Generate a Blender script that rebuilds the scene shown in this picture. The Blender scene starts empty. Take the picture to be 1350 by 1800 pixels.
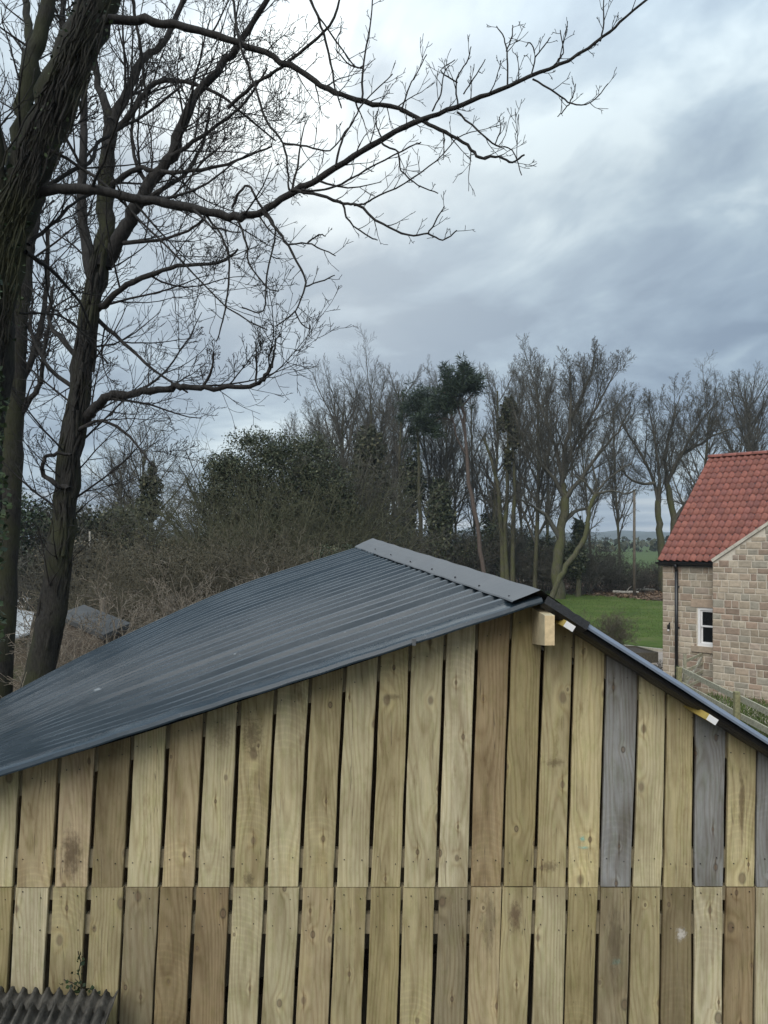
import bpy, math, random
import numpy as np

# ------------------------------------------------------------------ camera, sky, sun, exposure
SC = bpy.context.scene
CAMZ, FPX, HOR = 4.3, 1350.0, 945.0
cam_d = bpy.data.cameras.new('camera')
cam_d.sensor_fit = 'VERTICAL'; cam_d.sensor_height = 36.0; cam_d.lens = 27.0
cam_d.shift_y = (HOR - 900.0) / 1800.0
cam_d.clip_start = 0.05; cam_d.clip_end = 20000
cam = bpy.data.objects.new('camera', cam_d)
cam.location = (0, 0, CAMZ); cam.rotation_euler = (math.radians(90), 0, 0)
SC.collection.objects.link(cam); SC.camera = cam

SUN_EL, SUN_AZ = math.radians(43), math.radians(205)     # azimuth clockwise from +Y: high, a little behind the camera
GLOW = (-0.105, 0.865, 0.49)                             # thin cloud ahead where the light breaks through

world = bpy.data.worlds.new('World'); SC.world = world; world.use_nodes = True


class NG:
    """small helper for node trees"""
    def __init__(s, tree):
        s.t = tree; s.n = tree.nodes; s.l = tree.links
    def node(s, typ, ins=None, **kw):
        n = s.n.new(typ)
        for k, v in kw.items():
            setattr(n, k, v)
        if ins:
            for k, v in ins.items():
                sock = n.inputs[k]
                if isinstance(v, bpy.types.NodeSocket):
                    s.l.new(v, sock)
                else:
                    sock.default_value = v
        return n
    def math(s, op, a, b=None, c=None, clamp=False):
        ins = {0: a}
        if b is not None: ins[1] = b
        if c is not None: ins[2] = c
        n = s.node('ShaderNodeMath', ins, operation=op); n.use_clamp = clamp
        return n.outputs[0]
    def vmath(s, op, a, b=None, out=0):
        ins = {0: a}
        if b is not None: ins[1] = b
        return s.node('ShaderNodeVectorMath', ins, operation=op).outputs[out]
    def comb(s, x, y, z):
        return s.node('ShaderNodeCombineXYZ', {0: x, 1: y, 2: z}).outputs[0]
    def sep(s, v):
        return s.node('ShaderNodeSeparateXYZ', {0: v}).outputs
    def noise(s, vec, scale, detail=3, rough=0.5, dist=0.0, out='Fac'):
        n = s.node('ShaderNodeTexNoise', {'Vector': vec, 'Scale': scale, 'Detail': detail,
                                          'Roughness': rough, 'Distortion': dist})
        return n.outputs[out]
    def mix(s, fac, a, b, blend='MIX'):
        n = s.n.new('ShaderNodeMix'); n.data_type = 'RGBA'; n.blend_type = blend
        for idx, v in ((0, fac), (6, a), (7, b)):
            if isinstance(v, bpy.types.NodeSocket): s.l.new(v, n.inputs[idx])
            else:
                if idx and len(v) == 3: v = (*v, 1)
                n.inputs[idx].default_value = v
        return n.outputs[2]
    def ramp(s, fac, stops, interp='LINEAR'):
        n = s.node('ShaderNodeValToRGB', {0: fac}); cr = n.color_ramp; cr.interpolation = interp
        while len(cr.elements) > 1: cr.elements.remove(cr.elements[-1])
        for i, (p, c) in enumerate(stops):
            e = cr.elements[0] if i == 0 else cr.elements.new(p)
            e.position = p
            e.color = (*c, 1) if not isinstance(c, (int, float)) else (c, c, c, 1)
        return n.outputs[0]
    def mapr(s, v, a, b, c, d, smooth=False):
        n = s.node('ShaderNodeMapRange', {0: v, 1: a, 2: b, 3: c, 4: d})
        if smooth: n.interpolation_type = 'SMOOTHSTEP'
        return n.outputs[0]


def build_world():
    g = NG(world.node_tree)
    for n in list(g.n): g.n.remove(n)
    tc = g.node('ShaderNodeTexCoord').outputs['Generated']
    d = g.vmath('NORMALIZE', tc)
    x, y, z = g.sep(d)
    zc = g.math('MAXIMUM', z, 0.0)
    den = g.math('ADD', zc, 0.55)
    p = g.comb(g.math('DIVIDE', x, den), g.math('DIVIDE', y, den), g.math('DIVIDE', g.math('MULTIPLY', z, 2.4), den))
    warp = g.noise(p, 0.9, 3, 0.5, out='Color')
    pw = g.vmath('ADD', p, g.vmath('MULTIPLY', g.vmath('SUBTRACT', warp, (0.5, 0.5, 0.5)), (0.8, 0.8, 0.8)))
    n1 = g.noise(g.vmath('ADD', pw, (3.1, 1.7, 0.0)), 1.9, 6, 0.50)
    n2 = g.noise(g.vmath('ADD', pw, (7.3, 4.2, 2.0)), 5.0, 5, 0.52)
    n3 = g.noise(g.vmath('ADD', pw, (1.3, 9.2, 5.0)), 11.0, 4, 0.55)
    cl = g.math('ADD', g.math('ADD', g.math('MULTIPLY', n1, 0.50), g.math('MULTIPLY', n2, 0.36)), g.math('MULTIPLY', n3, 0.14))
    col = g.ramp(cl, [(0.42, (0.138, 0.184, 0.244)), (0.48, (0.186, 0.242, 0.304)), (0.535, (0.250, 0.315, 0.370)),
                      (0.60, (0.39, 0.458, 0.492))])
    # glow of the hidden sun through thinner cloud
    gd = g.math('MAXIMUM', g.vmath('DOT_PRODUCT', d, tuple(v / math.sqrt(sum(q * q for q in GLOW)) for v in GLOW), out=1), 0.0)
    wide = g.math('MULTIPLY', g.math('POWER', gd, 12.0), 0.34)
    tight = g.math('MULTIPLY', g.math('POWER', gd, 70.0), g.mapr(n2, 0.38, 0.58, 0.10, 0.75))
    glow = g.math('ADD', wide, tight)
    col = g.mix(g.math('MINIMUM', glow, 0.9), col, (0.66, 0.70, 0.695))
    # streaks low over the horizon
    sv = g.comb(g.math('MULTIPLY', x, 3.0), g.math('MULTIPLY', y, 3.0), g.math('MULTIPLY', z, 75.0))
    st = g.noise(sv, 1.0, 4, 0.5)
    lowm = g.mapr(z, 0.0, 0.075, 1.0, 0.0, True)
    stc = g.ramp(st, [(0.38, (0.20, 0.245, 0.30)), (0.5, (0.33, 0.37, 0.405)), (0.62, (0.56, 0.56, 0.53))])
    col = g.mix(g.math('MULTIPLY', lowm, 0.85), col, stc)
    # overcast skies are brighter overhead (1 + 2 sin el) / 3
    cie = g.math('MULTIPLY', g.math('ADD', g.math('MULTIPLY', g.math('MINIMUM', g.math('MAXIMUM', g.math('SUBTRACT', z, 0.42), 0.0), 1.0), 2.6), 1.0), 1.0)
    colz = g.vmath('SCALE', col); sc = colz.node; g.l.new(cie, sc.inputs['Scale'])
    below = g.math('LESS_THAN', z, -0.02)
    colf = g.mix(below, sc.outputs[0], (0.12, 0.13, 0.11))
    sky = g.node('ShaderNodeTexSky'); sky.sky_type = 'NISHITA'; sky.sun_disc = False
    sky.sun_elevation = SUN_EL; sky.sun_rotation = SUN_AZ
    b1 = g.node('ShaderNodeBackground', {'Color': sky.outputs[0], 'Strength': 0.06})
    b2 = g.node('ShaderNodeBackground', {'Color': colf, 'Strength': 1.0})
    m = g.node('ShaderNodeMixShader', {0: 0.95, 1: b1.outputs[0], 2: b2.outputs[0]})
    o = g.node('ShaderNodeOutputWorld', {'Surface': m.outputs[0]})


build_world()
sun_d = bpy.data.lights.new('sun', 'SUN'); sun_d.energy = 1.5; sun_d.angle = math.radians(50); sun_d.color = (1.0, 0.97, 0.92)
sun = bpy.data.objects.new('sun', sun_d); SC.collection.objects.link(sun)
sun.rotation_euler = (math.radians(90) - SUN_EL, 0, math.pi - SUN_AZ)
SC.view_settings.view_transform = 'Standard'; SC.view_settings.look = 'None'
SC.view_settings.gamma = 1.0; SC.view_settings.use_curve_mapping = False
SC.view_settings.exposure = 0.80

# ------------------------------------------------------------------ helpers
COL = SC.collection


def P(X, Y, D):
    """point seen at photograph pixel X, Y standing D metres away"""
    return ((X - 675.0) / FPX * D, D, CAMZ - (Y - HOR) / FPX * D)


def mk_mesh(name, verts, faces, mat, smooth=False):
    me = bpy.data.meshes.new(name)
    V = np.asarray(verts, dtype=np.float32).reshape(-1, 3)
    if isinstance(faces, np.ndarray):
        k = faces.shape[1]; n = faces.shape[0]
        me.vertices.add(len(V)); me.vertices.foreach_set('co', V.ravel())
        me.loops.add(n * k); me.loops.foreach_set('vertex_index', faces.astype(np.int32).ravel())
        me.polygons.add(n)
        me.polygons.foreach_set('loop_start', np.arange(0, n * k, k, dtype=np.int32))
        me.update(calc_edges=True)
    else:
        me.from_pydata([tuple(v) for v in V], [], faces); me.update()
    if smooth:
        me.polygons.foreach_set('use_smooth', np.ones(len(me.polygons), dtype=bool))
    if mat: me.materials.append(mat)
    return me


def link(name, data, parent=None, loc=None, color=None, label=None):
    o = bpy.data.objects.new(name, data); COL.objects.link(o)
    if parent: o.parent = parent
    if loc: o.location = loc
    if color: o.color = (*color, 1)
    if label: o['label'] = label
    return o


def tag(o, label, cat, group=None, kind=None):
    o['label'] = label; o['category'] = cat
    if group: o['group'] = group
    if kind: o['kind'] = kind
    return o


def thing(name, label, cat, loc=(0, 0, 0), rz=0.0, group=None):
    o = bpy.data.objects.new(name, None); COL.objects.link(o)
    o.location = loc; o.rotation_euler = (0, 0, rz); o.empty_display_size = 0.3
    return tag(o, label, cat, group)


def struct(name, me, label=None, kind='structure'):
    o = link(name, me); o['kind'] = kind
    if label: o['label'] = label
    return o


class MB:
    """collects simple shapes into one mesh"""
    def __init__(s): s.v = []; s.f = []
    def add(s, vs, fs):
        b = len(s.v); s.v += [tuple(v) for v in vs]; s.f += [tuple(b + i for i in f) for f in fs]; return s
    def box(s, x0, x1, y0, y1, z0, z1):
        return s.hexa([(x0, y0, z0), (x1, y0, z0), (x1, y1, z0), (x0, y1, z0),
                       (x0, y0, z1), (x1, y0, z1), (x1, y1, z1), (x0, y1, z1)])
    def hexa(s, v):
        return s.add(v, [(0, 3, 2, 1), (4, 5, 6, 7), (0, 1, 5, 4), (1, 2, 6, 5), (2, 3, 7, 6), (3, 0, 4, 7)])
    def bar(s, a, b, w, h, up=(0, 0, 1)):
        a = np.array(a, float); b = np.array(b, float); t = b - a; t /= np.linalg.norm(t)
        u = np.array(up, float); sd = np.cross(t, u); sd /= np.linalg.norm(sd); u = np.cross(sd, t)
        q = []
        for p in (a, b):
            for i, j in ((-1, -1), (1, -1), (1, 1), (-1, 1)):
                q.append(p + sd * i * w / 2 + u * j * h / 2)
        return s.add(q, [(0, 1, 2, 3), (7, 6, 5, 4), (0, 4, 5, 1), (1, 5, 6, 2), (2, 6, 7, 3), (3, 7, 4, 0)])
    def cyl(s, a, b, r0, r1=None, k=10):
        r1 = r0 if r1 is None else r1
        a = np.array(a, float); b = np.array(b, float); t = b - a; t /= np.linalg.norm(t)
        ref = np.array((1, 0, 0)) if abs(t[2]) > .8 else np.array((0, 0, 1))
        u = np.cross(t, ref); u /= np.linalg.norm(u); w = np.cross(t, u)
        q = []
        for p, r in ((a, r0), (b, r1)):
            for i in range(k):
                an = 2 * math.pi * i / k; q.append(p + r * (math.cos(an) * u + math.sin(an) * w))
        f = [(i, (i + 1) % k, k + (i + 1) % k, k + i) for i in range(k)]
        f += [tuple(reversed(range(k))), tuple(range(k, 2 * k))]
        return s.add(q, f)
    def mesh(s, name, mat, smooth=False): return mk_mesh(name, s.v, s.f, mat, smooth)


class Tubes:
    """many tapering polyline tubes, built in batches"""
    def __init__(s): s.g = {}
    def add(s, pts, rad, k):
        key = (len(pts), k)
        L = s.g.setdefault(key, ([], [])); L[0].append(pts); L[1].append(rad)
    def count(s): return sum(len(v[0]) for v in s.g.values())
    def mesh(s, name, mat, smooth=True):
        VV = []; FF = []; base = 0
        for (n, k), (pl, rl) in s.g.items():
            Pn = np.array(pl, dtype=np.float64); R = np.array(rl, dtype=np.float64)
            M = Pn.shape[0]
            T = np.gradient(Pn, axis=1); T /= (np.linalg.norm(T, axis=2, keepdims=True) + 1e-9)
            mt = np.abs(T.mean(axis=1))
            ref = np.where((mt[:, 2] > 0.75)[:, None], np.array([[1., 0, 0]]), np.array([[0, 0, 1.]]))
            U = np.cross(T, ref[:, None, :]); U /= (np.linalg.norm(U, axis=2, keepdims=True) + 1e-9)
            W = np.cross(T, U)
            an = np.arange(k) * 2 * math.pi / k
            V = Pn[:, :, None, :] + R[:, :, None, None] * (np.cos(an)[None, None, :, None] * U[:, :, None, :] +
                                                           np.sin(an)[None, None, :, None] * W[:, :, None, :])
            VV.append(V.reshape(-1, 3))
            i = np.arange(n - 1)[:, None] * k; j = np.arange(k)[None, :]; j2 = (j + 1) % k
            q = np.stack([i + j, i + j2, i + k + j2, i + k + j], axis=-1).reshape(-1, 4)
            q = (q[None] + (np.arange(M) * n * k)[:, None, None]).reshape(-1, 4) + base
            FF.append(q); base += M * n * k
        return mk_mesh(name, np.concatenate(VV), np.concatenate(FF), mat, smooth)


def leaf_mesh(name, centers, size, mat, rng, aspect=0.55, flat=0.0, dirs=None):
    """diamond leaves at the given centres"""
    C = np.asarray(centers, dtype=np.float64); M = len(C)
    a = rng.normal(size=(M, 3)) if dirs is None else np.asarray(dirs) + rng.normal(size=(M, 3)) * 0.35
    if flat: a[:, 2] *= (1 - flat)
    a /= np.linalg.norm(a, axis=1, keepdims=True) + 1e-9
    b = rng.normal(size=(M, 3))
    if flat: b[:, 2] *= (1 - flat)
    b -= (a * b).sum(1, keepdims=True) * a; b /= np.linalg.norm(b, axis=1, keepdims=True) + 1e-9
    sz = size * rng.uniform(0.6, 1.35, size=(M, 1))
    nrm = np.cross(a, b)
    V = np.stack([C - a * sz * .5, C + b * sz * aspect * .5 + nrm * sz * .08, C + a * sz * .5, C - b * sz * aspect * .5 + nrm * sz * .08], axis=1).reshape(-1, 3)
    F = np.arange(M * 4).reshape(-1, 4)
    return mk_mesh(name, V, F, mat)


# ------------------------------------------------------------------ materials
def new_mat(name):
    m = bpy.data.materials.new(name); m.use_nodes = True
    g = NG(m.node_tree); b = g.n['Principled BSDF']
    return m, g, b


def mat_simple(name, col, rough=0.7, var=0.25, scale=6.0, bump=0.0, metal=0.0, spec=0.5, col2=None, detail=5):
    m, g, b = new_mat(name)
    tc = g.node('ShaderNodeTexCoord').outputs['Object']
    n = g.noise(tc, scale, detail, 0.6)
    c2 = col2 if col2 else tuple(c * (1 - var) for c in col)
    c1 = tuple(min(1, c * (1 + var)) for c in col) if not col2 else col
    cc = g.ramp(n, [(0.3, c2), (0.7, c1)])
    g.l.new(cc, b.inputs['Base Color'])
    b.inputs['Roughness'].default_value = rough; b.inputs['Metallic'].default_value = metal
    b.inputs['Specular IOR Level'].default_value = spec
    if bump:
        bn = g.node('ShaderNodeBump', {'Height': g.noise(tc, scale * 3, 5, 0.65), 'Strength': bump, 'Distance': 0.02})
        g.l.new(bn.outputs[0], b.inputs['Normal'])
    return m


def mat_wood():
    """sawn softwood board: rings, knots, saw marks; the board's own tone comes from its object colour"""
    m, g, b = new_mat('sawn_board')
    tc = g.node('ShaderNodeTexCoord').outputs['Object']
    oi = g.node('ShaderNodeObjectInfo'); rnd = oi.outputs['Random']; ocol = oi.outputs['Color']
    off = g.math('MULTIPLY', rnd, 37.0)
    x, y, z = g.sep(tc)
    zz = g.math('ADD', z, off)
    # knots: sparse voronoi cells
    kv = g.comb(g.math('ADD', g.math('MULTIPLY', x, 8.5), off), g.math('MULTIPLY', zz, 3.1), off)
    vor = g.node('ShaderNodeTexVoronoi', {'Vector': kv, 'Scale': 1.0, 'Randomness': 1.0}, voronoi_dimensions='2D')
    vd = vor.outputs['Distance']; vcol = g.sep(vor.outputs['Color'])
    pos = g.vmath('SUBTRACT', kv, vor.outputs['Position'])
    px, py_, _ = g.sep(pos)
    kd = g.math('SQRT', g.math('ADD', g.math('POWER', g.math('MULTIPLY', px, 1 / 8.5), 2.0), g.math('POWER', g.math('MULTIPLY', py_, 0.62 / 3.1), 2.0)))
    keep = g.math('GREATER_THAN', vcol[0], 0.34)
    ksz = g.mapr(g.math('POWER', vcol[1], 2.0), 0.0, 1.0, 0.0045, 0.0150)
    rel = g.math('DIVIDE', kd, ksz)
    infl = g.math('MULTIPLY', g.math('EXPONENT', g.math('MULTIPLY', g.math('MULTIPLY', rel, rel), -0.10)), keep)
    kmask = g.math('MULTIPLY', g.mapr(rel, 0.75, 1.05, 1.0, 0.0, True), keep)
    kring = g.math('MULTIPLY', g.math('MULTIPLY', g.mapr(rel, 0.72, 0.98, 0.0, 1.0, True), g.mapr(rel, 0.98, 1.6, 1.0, 0.0, True)), keep)
    # streak running up and down from a knot
    tail = g.math('MULTIPLY', g.math('MULTIPLY', g.mapr(g.math('ABSOLUTE', g.math('MULTIPLY', px, 1 / 8.5)), 0.0, 0.007, 1.0, 0.0, True),
                                     g.mapr(g.math('ABSOLUTE', g.math('MULTIPLY', py_, 1 / 3.1)), 0.0, 0.10, 1.0, 0.0, True)), g.math('MULTIPLY', keep, g.math('GREATER_THAN', vcol[2], 0.45)))
    # growth rings cut by the board face
    lv = g.comb(g.math('ADD', g.math('MULTIPLY', x, 3.0), off), off, g.math('MULTIPLY', zz, 0.9))
    lw = g.sep(g.noise(lv, 1.0, 2, 0.5, out='Color'))
    cx = g.math('ADD', g.math('ADD', x, g.math('MULTIPLY', g.math('SUBTRACT', lw[0], 0.5), 0.16)), g.math('MULTIPLY', g.math('SUBTRACT', rnd, 0.5), 0.11))
    cy = g.math('ADD', g.math('ADD', 0.045, g.math('MULTIPLY', g.math('SUBTRACT', lw[1], 0.5), 0.15)), g.math('MULTIPLY', infl, 0.022))
    r = g.math('SQRT', g.math('ADD', g.math('MULTIPLY', cx, cx), g.math('MULTIPLY', cy, cy)))
    fine = g.noise(g.comb(g.math('MULTIPLY', x, 260.0), off, g.math('MULTIPLY', zz, 7.0)), 1.0, 3, 0.6)
    ring = g.math('SINE', g.math('MULTIPLY', g.math('ADD', r, g.math('MULTIPLY', fine, 0.004)), 400.0))
    ring = g.math('POWER', g.mapr(ring, -1.0, 1.0, 0.0, 1.0), 2.0)
    # saw arcs
    sx = g.math('ADD', zz, g.math('MULTIPLY', g.math('MULTIPLY', x, x), 4.0))
    saw = g.math('SINE', g.math('ADD', g.math('MULTIPLY', sx, 190.0), g.math('MULTIPLY', g.noise(tc, 5.0, 2), 9.0)))
    sawm = g.math('MULTIPLY', g.mapr(g.noise(g.comb(off, off, g.math('MULTIPLY', zz, 1.7)), 1.0, 2), 0.52, 0.66, 0.0, 1.0, True), g.mapr(saw, 0.2, 1.0, 0.0, 1.0))
    # blotches and greenish treatment tint
    bl = g.noise(g.comb(g.math('MULTIPLY', x, 9.0), off, g.math('MULTIPLY', zz, 2.0)), 1.0, 4, 0.6)
    stn = g.noise(g.comb(g.math('ADD', g.math('MULTIPLY', x, 14.0), off), 3.0, g.math('MULTIPLY', zz, 3.5)), 1.0, 5, 0.65)
    base = g.mix(1.0, ocol, g.ramp(bl, [(0.26, (0.62, 0.58, 0.53)), (0.5, (1, 1, 1)), (0.72, (1.18, 1.17, 1.12))]), 'MULTIPLY')
    base = g.mix(g.math('MULTIPLY', ring, 0.34), base, g.mix(1.0, base, (0.50, 0.40, 0.30), 'MULTIPLY'))
    base = g.mix(g.math('MULTIPLY', g.mapr(fine, 0.35, 0.7, 0, 1), 0.38), base, g.mix(1.0, base, (0.55, 0.50, 0.45), 'MULTIPLY'))
    base = g.mix(g.math('MULTIPLY', sawm, 0.30), base, g.mix(1.0, base, (1.35, 1.35, 1.3), 'MULTIPLY'))
    base = g.mix(g.math('MULTIPLY', g.mapr(stn, 0.58, 0.72, 0, 1, True), 0.52), base, g.mix(1.0, base, (0.42, 0.32, 0.23), 'MULTIPLY'))
    base = g.mix(g.math('MULTIPLY', tail, 0.85), base, g.mix(1.0, base, (0.35, 0.26, 0.18), 'MULTIPLY'))
    mot = g.noise(g.comb(g.math('ADD', g.math('MULTIPLY', x, 22.0), off), 5.0, g.math('MULTIPLY', zz, 8.0)), 1.0, 6, 0.7)
    base = g.mix(g.mapr(mot, 0.44, 0.66, 0, 0.55, True), base, g.mix(1.0, base, (0.76, 0.82, 0.66), 'MULTIPLY'))
    base = g.mix(g.mapr(mot, 0.30, 0.42, 0.4, 0, True), base, g.mix(1.0, base, (1.25, 1.22, 1.18), 'MULTIPLY'))
    # pale halo round a knot, long damp stains, drying splits
    halo = g.math('MULTIPLY', g.math('MULTIPLY', g.mapr(rel, 1.2, 2.0, 0.0, 1.0, True), g.mapr(rel, 2.0, 4.5, 1.0, 0.0, True)), keep)
    base = g.mix(g.math('MULTIPLY', halo, 0.22), base, g.mix(1.0, base, (1.5, 1.45, 1.35), 'MULTIPLY'))
    dmp = g.noise(g.comb(g.math('ADD', g.math('MULTIPLY', x, 5.0), off), 9.0, g.math('MULTIPLY', zz, 1.2)), 1.0, 6, 0.7)
    base = g.mix(g.math('MULTIPLY', g.mapr(dmp, 0.54, 0.68, 0, 1, True), 0.34), base, g.mix(1.0, base, (0.55, 0.47, 0.36), 'MULTIPLY'))
    spl = g.noise(g.comb(g.math('ADD', g.math('MULTIPLY', x, 55.0), off), off, g.math('MULTIPLY', zz, 1.6)), 1.0, 2, 0.4)
    base = g.mix(g.math('MULTIPLY', g.mapr(g.math('ABSOLUTE', g.math('SUBTRACT', spl, 0.70)), 0.0, 0.014, 1, 0), 0.7), base, (0.07, 0.05, 0.032))
    spk = g.noise(g.comb(g.math('MULTIPLY', x, 120.0), off, g.math('MULTIPLY', zz, 60.0)), 1.0, 3, 0.6)
    base = g.mix(g.math('MULTIPLY', g.mapr(spk, 0.66, 0.76, 0, 1), 0.45), base, g.mix(1.0, base, (0.4, 0.33, 0.25), 'MULTIPLY'))
    base = g.mix(g.math('MULTIPLY', kmask, 0.62), base, (0.15, 0.10, 0.062))
    base = g.mix(g.math('MULTIPLY', g.math('MULTIPLY', kring, vcol[0]), 0.8), base, (0.055, 0.038, 0.026))
    g.l.new(base, b.inputs['Base Color'])
    b.inputs['Roughness'].default_value = 0.78; b.inputs['Specular IOR Level'].default_value = 0.25
    h = g.math('ADD', g.math('MULTIPLY', fine, 0.5), g.math('ADD', g.math('MULTIPLY', ring, 0.3), g.math('MULTIPLY', saw, 0.03)))
    bn = g.node('ShaderNodeBump', {'Height': h, 'Strength': 0.35, 'Distance': 0.002})
    g.l.new(bn.outputs[0], b.inputs['Normal'])
    return m


def mat_objcol(name, rough=0.85, scale=14.0, amp=0.35, bump=0.4, dist=0.01, spec=0.3, rim=None):
    """tone from the object's own colour, mottled"""
    m, g, b = new_mat(name)
    tc = g.node('ShaderNodeTexCoord').outputs['Object']
    oi = g.node('ShaderNodeObjectInfo')
    v = g.vmath('ADD', tc, g.comb(g.math('MULTIPLY', oi.outputs['Random'], 50.0), 0.0, 0.0))
    n = g.noise(v, scale, 6, 0.65)
    f = g.ramp(n, [(0.25, (1 - amp,) * 3), (0.75, (1 + amp * .8,) * 3)])
    g.l.new(g.mix(1.0, oi.outputs['Color'], f, 'MULTIPLY'), b.inputs['Base Color'])
    b.inputs['Roughness'].default_value = rough; b.inputs['Specular IOR Level'].default_value = spec
    bn = g.node('ShaderNodeBump', {'Height': g.noise(v, scale * 2.2, 6, 0.7), 'Strength': bump, 'Distance': dist})
    g.l.new(bn.outputs[0], b.inputs['Normal'])
    return m


def mat_steel(name, base, rough):
    """coated steel sheet: slightly dusty, with faint streaks"""
    m, g, b = new_mat(name)
    tc = g.node('ShaderNodeTexCoord').outputs['Object']
    n = g.noise(tc, 2.2, 5, 0.6); n2 = g.noise(tc, 40.0, 3, 0.6)
    x, y, z = g.sep(tc)
    sc = g.noise(g.comb(g.math('MULTIPLY', x, 7.0), g.math('MULTIPLY', y, 16.0), g.math('MULTIPLY', z, 7.0)), 1.0, 4, 0.55)
    cc = g.mix(g.mapr(n, 0.45, 0.80, 0, 1), base, tuple(c * 1.35 + 0.004 for c in base))
    cc = g.mix(g.math('MULTIPLY', g.mapr(sc, 0.72, 0.80, 0, 1, True), 0.7), cc, (0.30, 0.33, 0.35))
    cc = g.mix(g.math('MULTIPLY', g.mapr(n2, 0.72, 0.82, 0, 1), 0.25), cc, (0.20, 0.19, 0.16))
    g.l.new(cc, b.inputs['Base Color'])
    g.l.new(g.math('ADD', g.mapr(n, 0.3, 0.7, rough - 0.06, rough + 0.08), g.math('MULTIPLY', n2, 0.05)), b.inputs['Roughness'])
    b.inputs['Specular IOR Level'].default_value = 0.6
    bn = g.node('ShaderNodeBump', {'Height': g.noise(tc, 3.5, 3, 0.5), 'Strength': 0.05, 'Distance': 0.02})
    g.l.new(bn.outputs[0], b.inputs['Normal'])
    return m


def mat_bark(name, c1, c2, moss=None, scale=9.0):
    m, g, b = new_mat(name)
    tc = g.node('ShaderNodeTexCoord').outputs['Object']
    x, y, z = g.sep(tc)
    v = g.comb(g.math('MULTIPLY', x, 3.0), g.math('MULTIPLY', y, 3.0), g.math('MULTIPLY', z, 0.7))
    n = g.noise(v, scale, 6, 0.7, 0.6)
    c = g.ramp(n, [(0.32, c1), (0.66, c2)])
    if moss:
        mm = g.mapr(g.noise(tc, 1.3, 4, 0.6), 0.42, 0.62, 0, 1, True)
        c = g.mix(g.math('MULTIPLY', mm, 0.75), c, moss)
    g.l.new(c, b.inputs['Base Color']); b.inputs['Roughness'].default_value = 0.92
    b.inputs['Specular IOR Level'].default_value = 0.15
    bn = g.node('ShaderNodeBump', {'Height': n, 'Strength': 0.7, 'Distance': 0.03})
    g.l.new(bn.outputs[0], b.inputs['Normal'])
    return m


def mat_leaf(name, c1, c2, c3=None, scale=1.6, rough=0.6):
    m, g, b = new_mat(name)
    geo = g.node('ShaderNodeNewGeometry')
    tc = g.node('ShaderNodeTexCoord').outputs['Object']
    rnd = geo.outputs['Random Per Island']
    stops = [(0.0, c1), (0.75, c2)] + ([(1.0, c3)] if c3 else [])
    c = g.ramp(rnd, stops)
    g.l.new(c, b.inputs['Base Color']); b.inputs['Roughness'].default_value = rough
    b.inputs['Specular IOR Level'].default_value = 0.3
    return m


M = {}
M['wood'] = mat_wood()
M['stone'] = mat_objcol('sandstone', 0.9, 9.0, 0.30, 0.5, 0.012)
M['tile'] = mat_objcol('clay_tile', 0.66, 9.0, 0.34, 0.2, 0.004, 0.4)
M['mortar'] = mat_simple('mortar', (0.56, 0.50, 0.41), 0.95, 0.15, 20, 0.3)
M['steel'] = mat_steel('anthracite_sheet', (0.020, 0.032, 0.042), 0.21)
M['steel_cap'] = mat_steel('anthracite_cap', (0.085, 0.088, 0.092), 0.40)
M['sky_sheen_edge'] = mat_steel('steel_edge_sky_sheen', (0.17, 0.20, 0.25), 0.35)  # trim edge: sky reflection put into a paler base colour
M['black'] = mat_simple('black_plastic', (0.012, 0.012, 0.013), 0.38, 0.2, 4)
M['felt'] = mat_simple('black_felt', (0.010, 0.010, 0.011), 0.55, 0.3, 30, 0.3)
M['white'] = mat_simple('white_paint', (0.74, 0.72, 0.70), 0.45, 0.05, 5)
M['offwhite'] = mat_simple('old_white_board', (0.36, 0.365, 0.36), 0.6, 0.18, 3)
M['sawn_end'] = mat_simple('pale_sawn_end', (0.62, 0.47, 0.27), 0.8, 0.15, 40)
M['beam'] = mat_objcol('beam_timber', 0.8, 22.0, 0.25, 0.2, 0.003)
M['dark'] = mat_simple('shed_inside', (0.22, 0.18, 0.12), 0.9, 0.2, 4)
M['rail'] = mat_objcol('weathered_rail', 0.9, 16.0, 0.45, 0.5, 0.006)
M['glass'] = mat_simple('window_glass', (0.010, 0.011, 0.012), 0.06, 0.1, 2)
M['lamp'] = mat_simple('black_lamp', (0.015, 0.015, 0.016), 0.4, 0.2, 10)
M['old_sheet'] = mat_simple('mossy_cement_sheet', (0.150, 0.135, 0.112), 0.95, 0.5, 24, 0.9, col2=(0.050, 0.046, 0.038))
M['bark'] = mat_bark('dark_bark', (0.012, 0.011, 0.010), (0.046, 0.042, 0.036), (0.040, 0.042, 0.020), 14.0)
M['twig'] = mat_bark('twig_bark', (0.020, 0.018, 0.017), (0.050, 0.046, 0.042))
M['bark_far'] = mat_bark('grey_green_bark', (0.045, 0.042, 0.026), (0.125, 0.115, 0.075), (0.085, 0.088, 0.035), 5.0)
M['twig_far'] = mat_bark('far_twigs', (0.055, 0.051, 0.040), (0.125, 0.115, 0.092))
M['pine_bark'] = mat_bark('red_pine_bark', (0.065, 0.050, 0.041), (0.150, 0.115, 0.096))
M['pine_leaf'] = mat_leaf('pine_needles', (0.010, 0.020, 0.010), (0.028, 0.045, 0.020), (0.045, 0.06, 0.03))
M['ivy'] = mat_leaf('ivy_leaf', (0.012, 0.022, 0.009), (0.032, 0.052, 0.018), (0.06, 0.085, 0.032))
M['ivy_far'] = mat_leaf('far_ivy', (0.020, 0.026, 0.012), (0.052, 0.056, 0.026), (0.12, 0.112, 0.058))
M['evergreen'] = mat_leaf('evergreen_leaf', (0.024, 0.034, 0.017), (0.060, 0.070, 0.034), (0.140, 0.138, 0.078))
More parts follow.
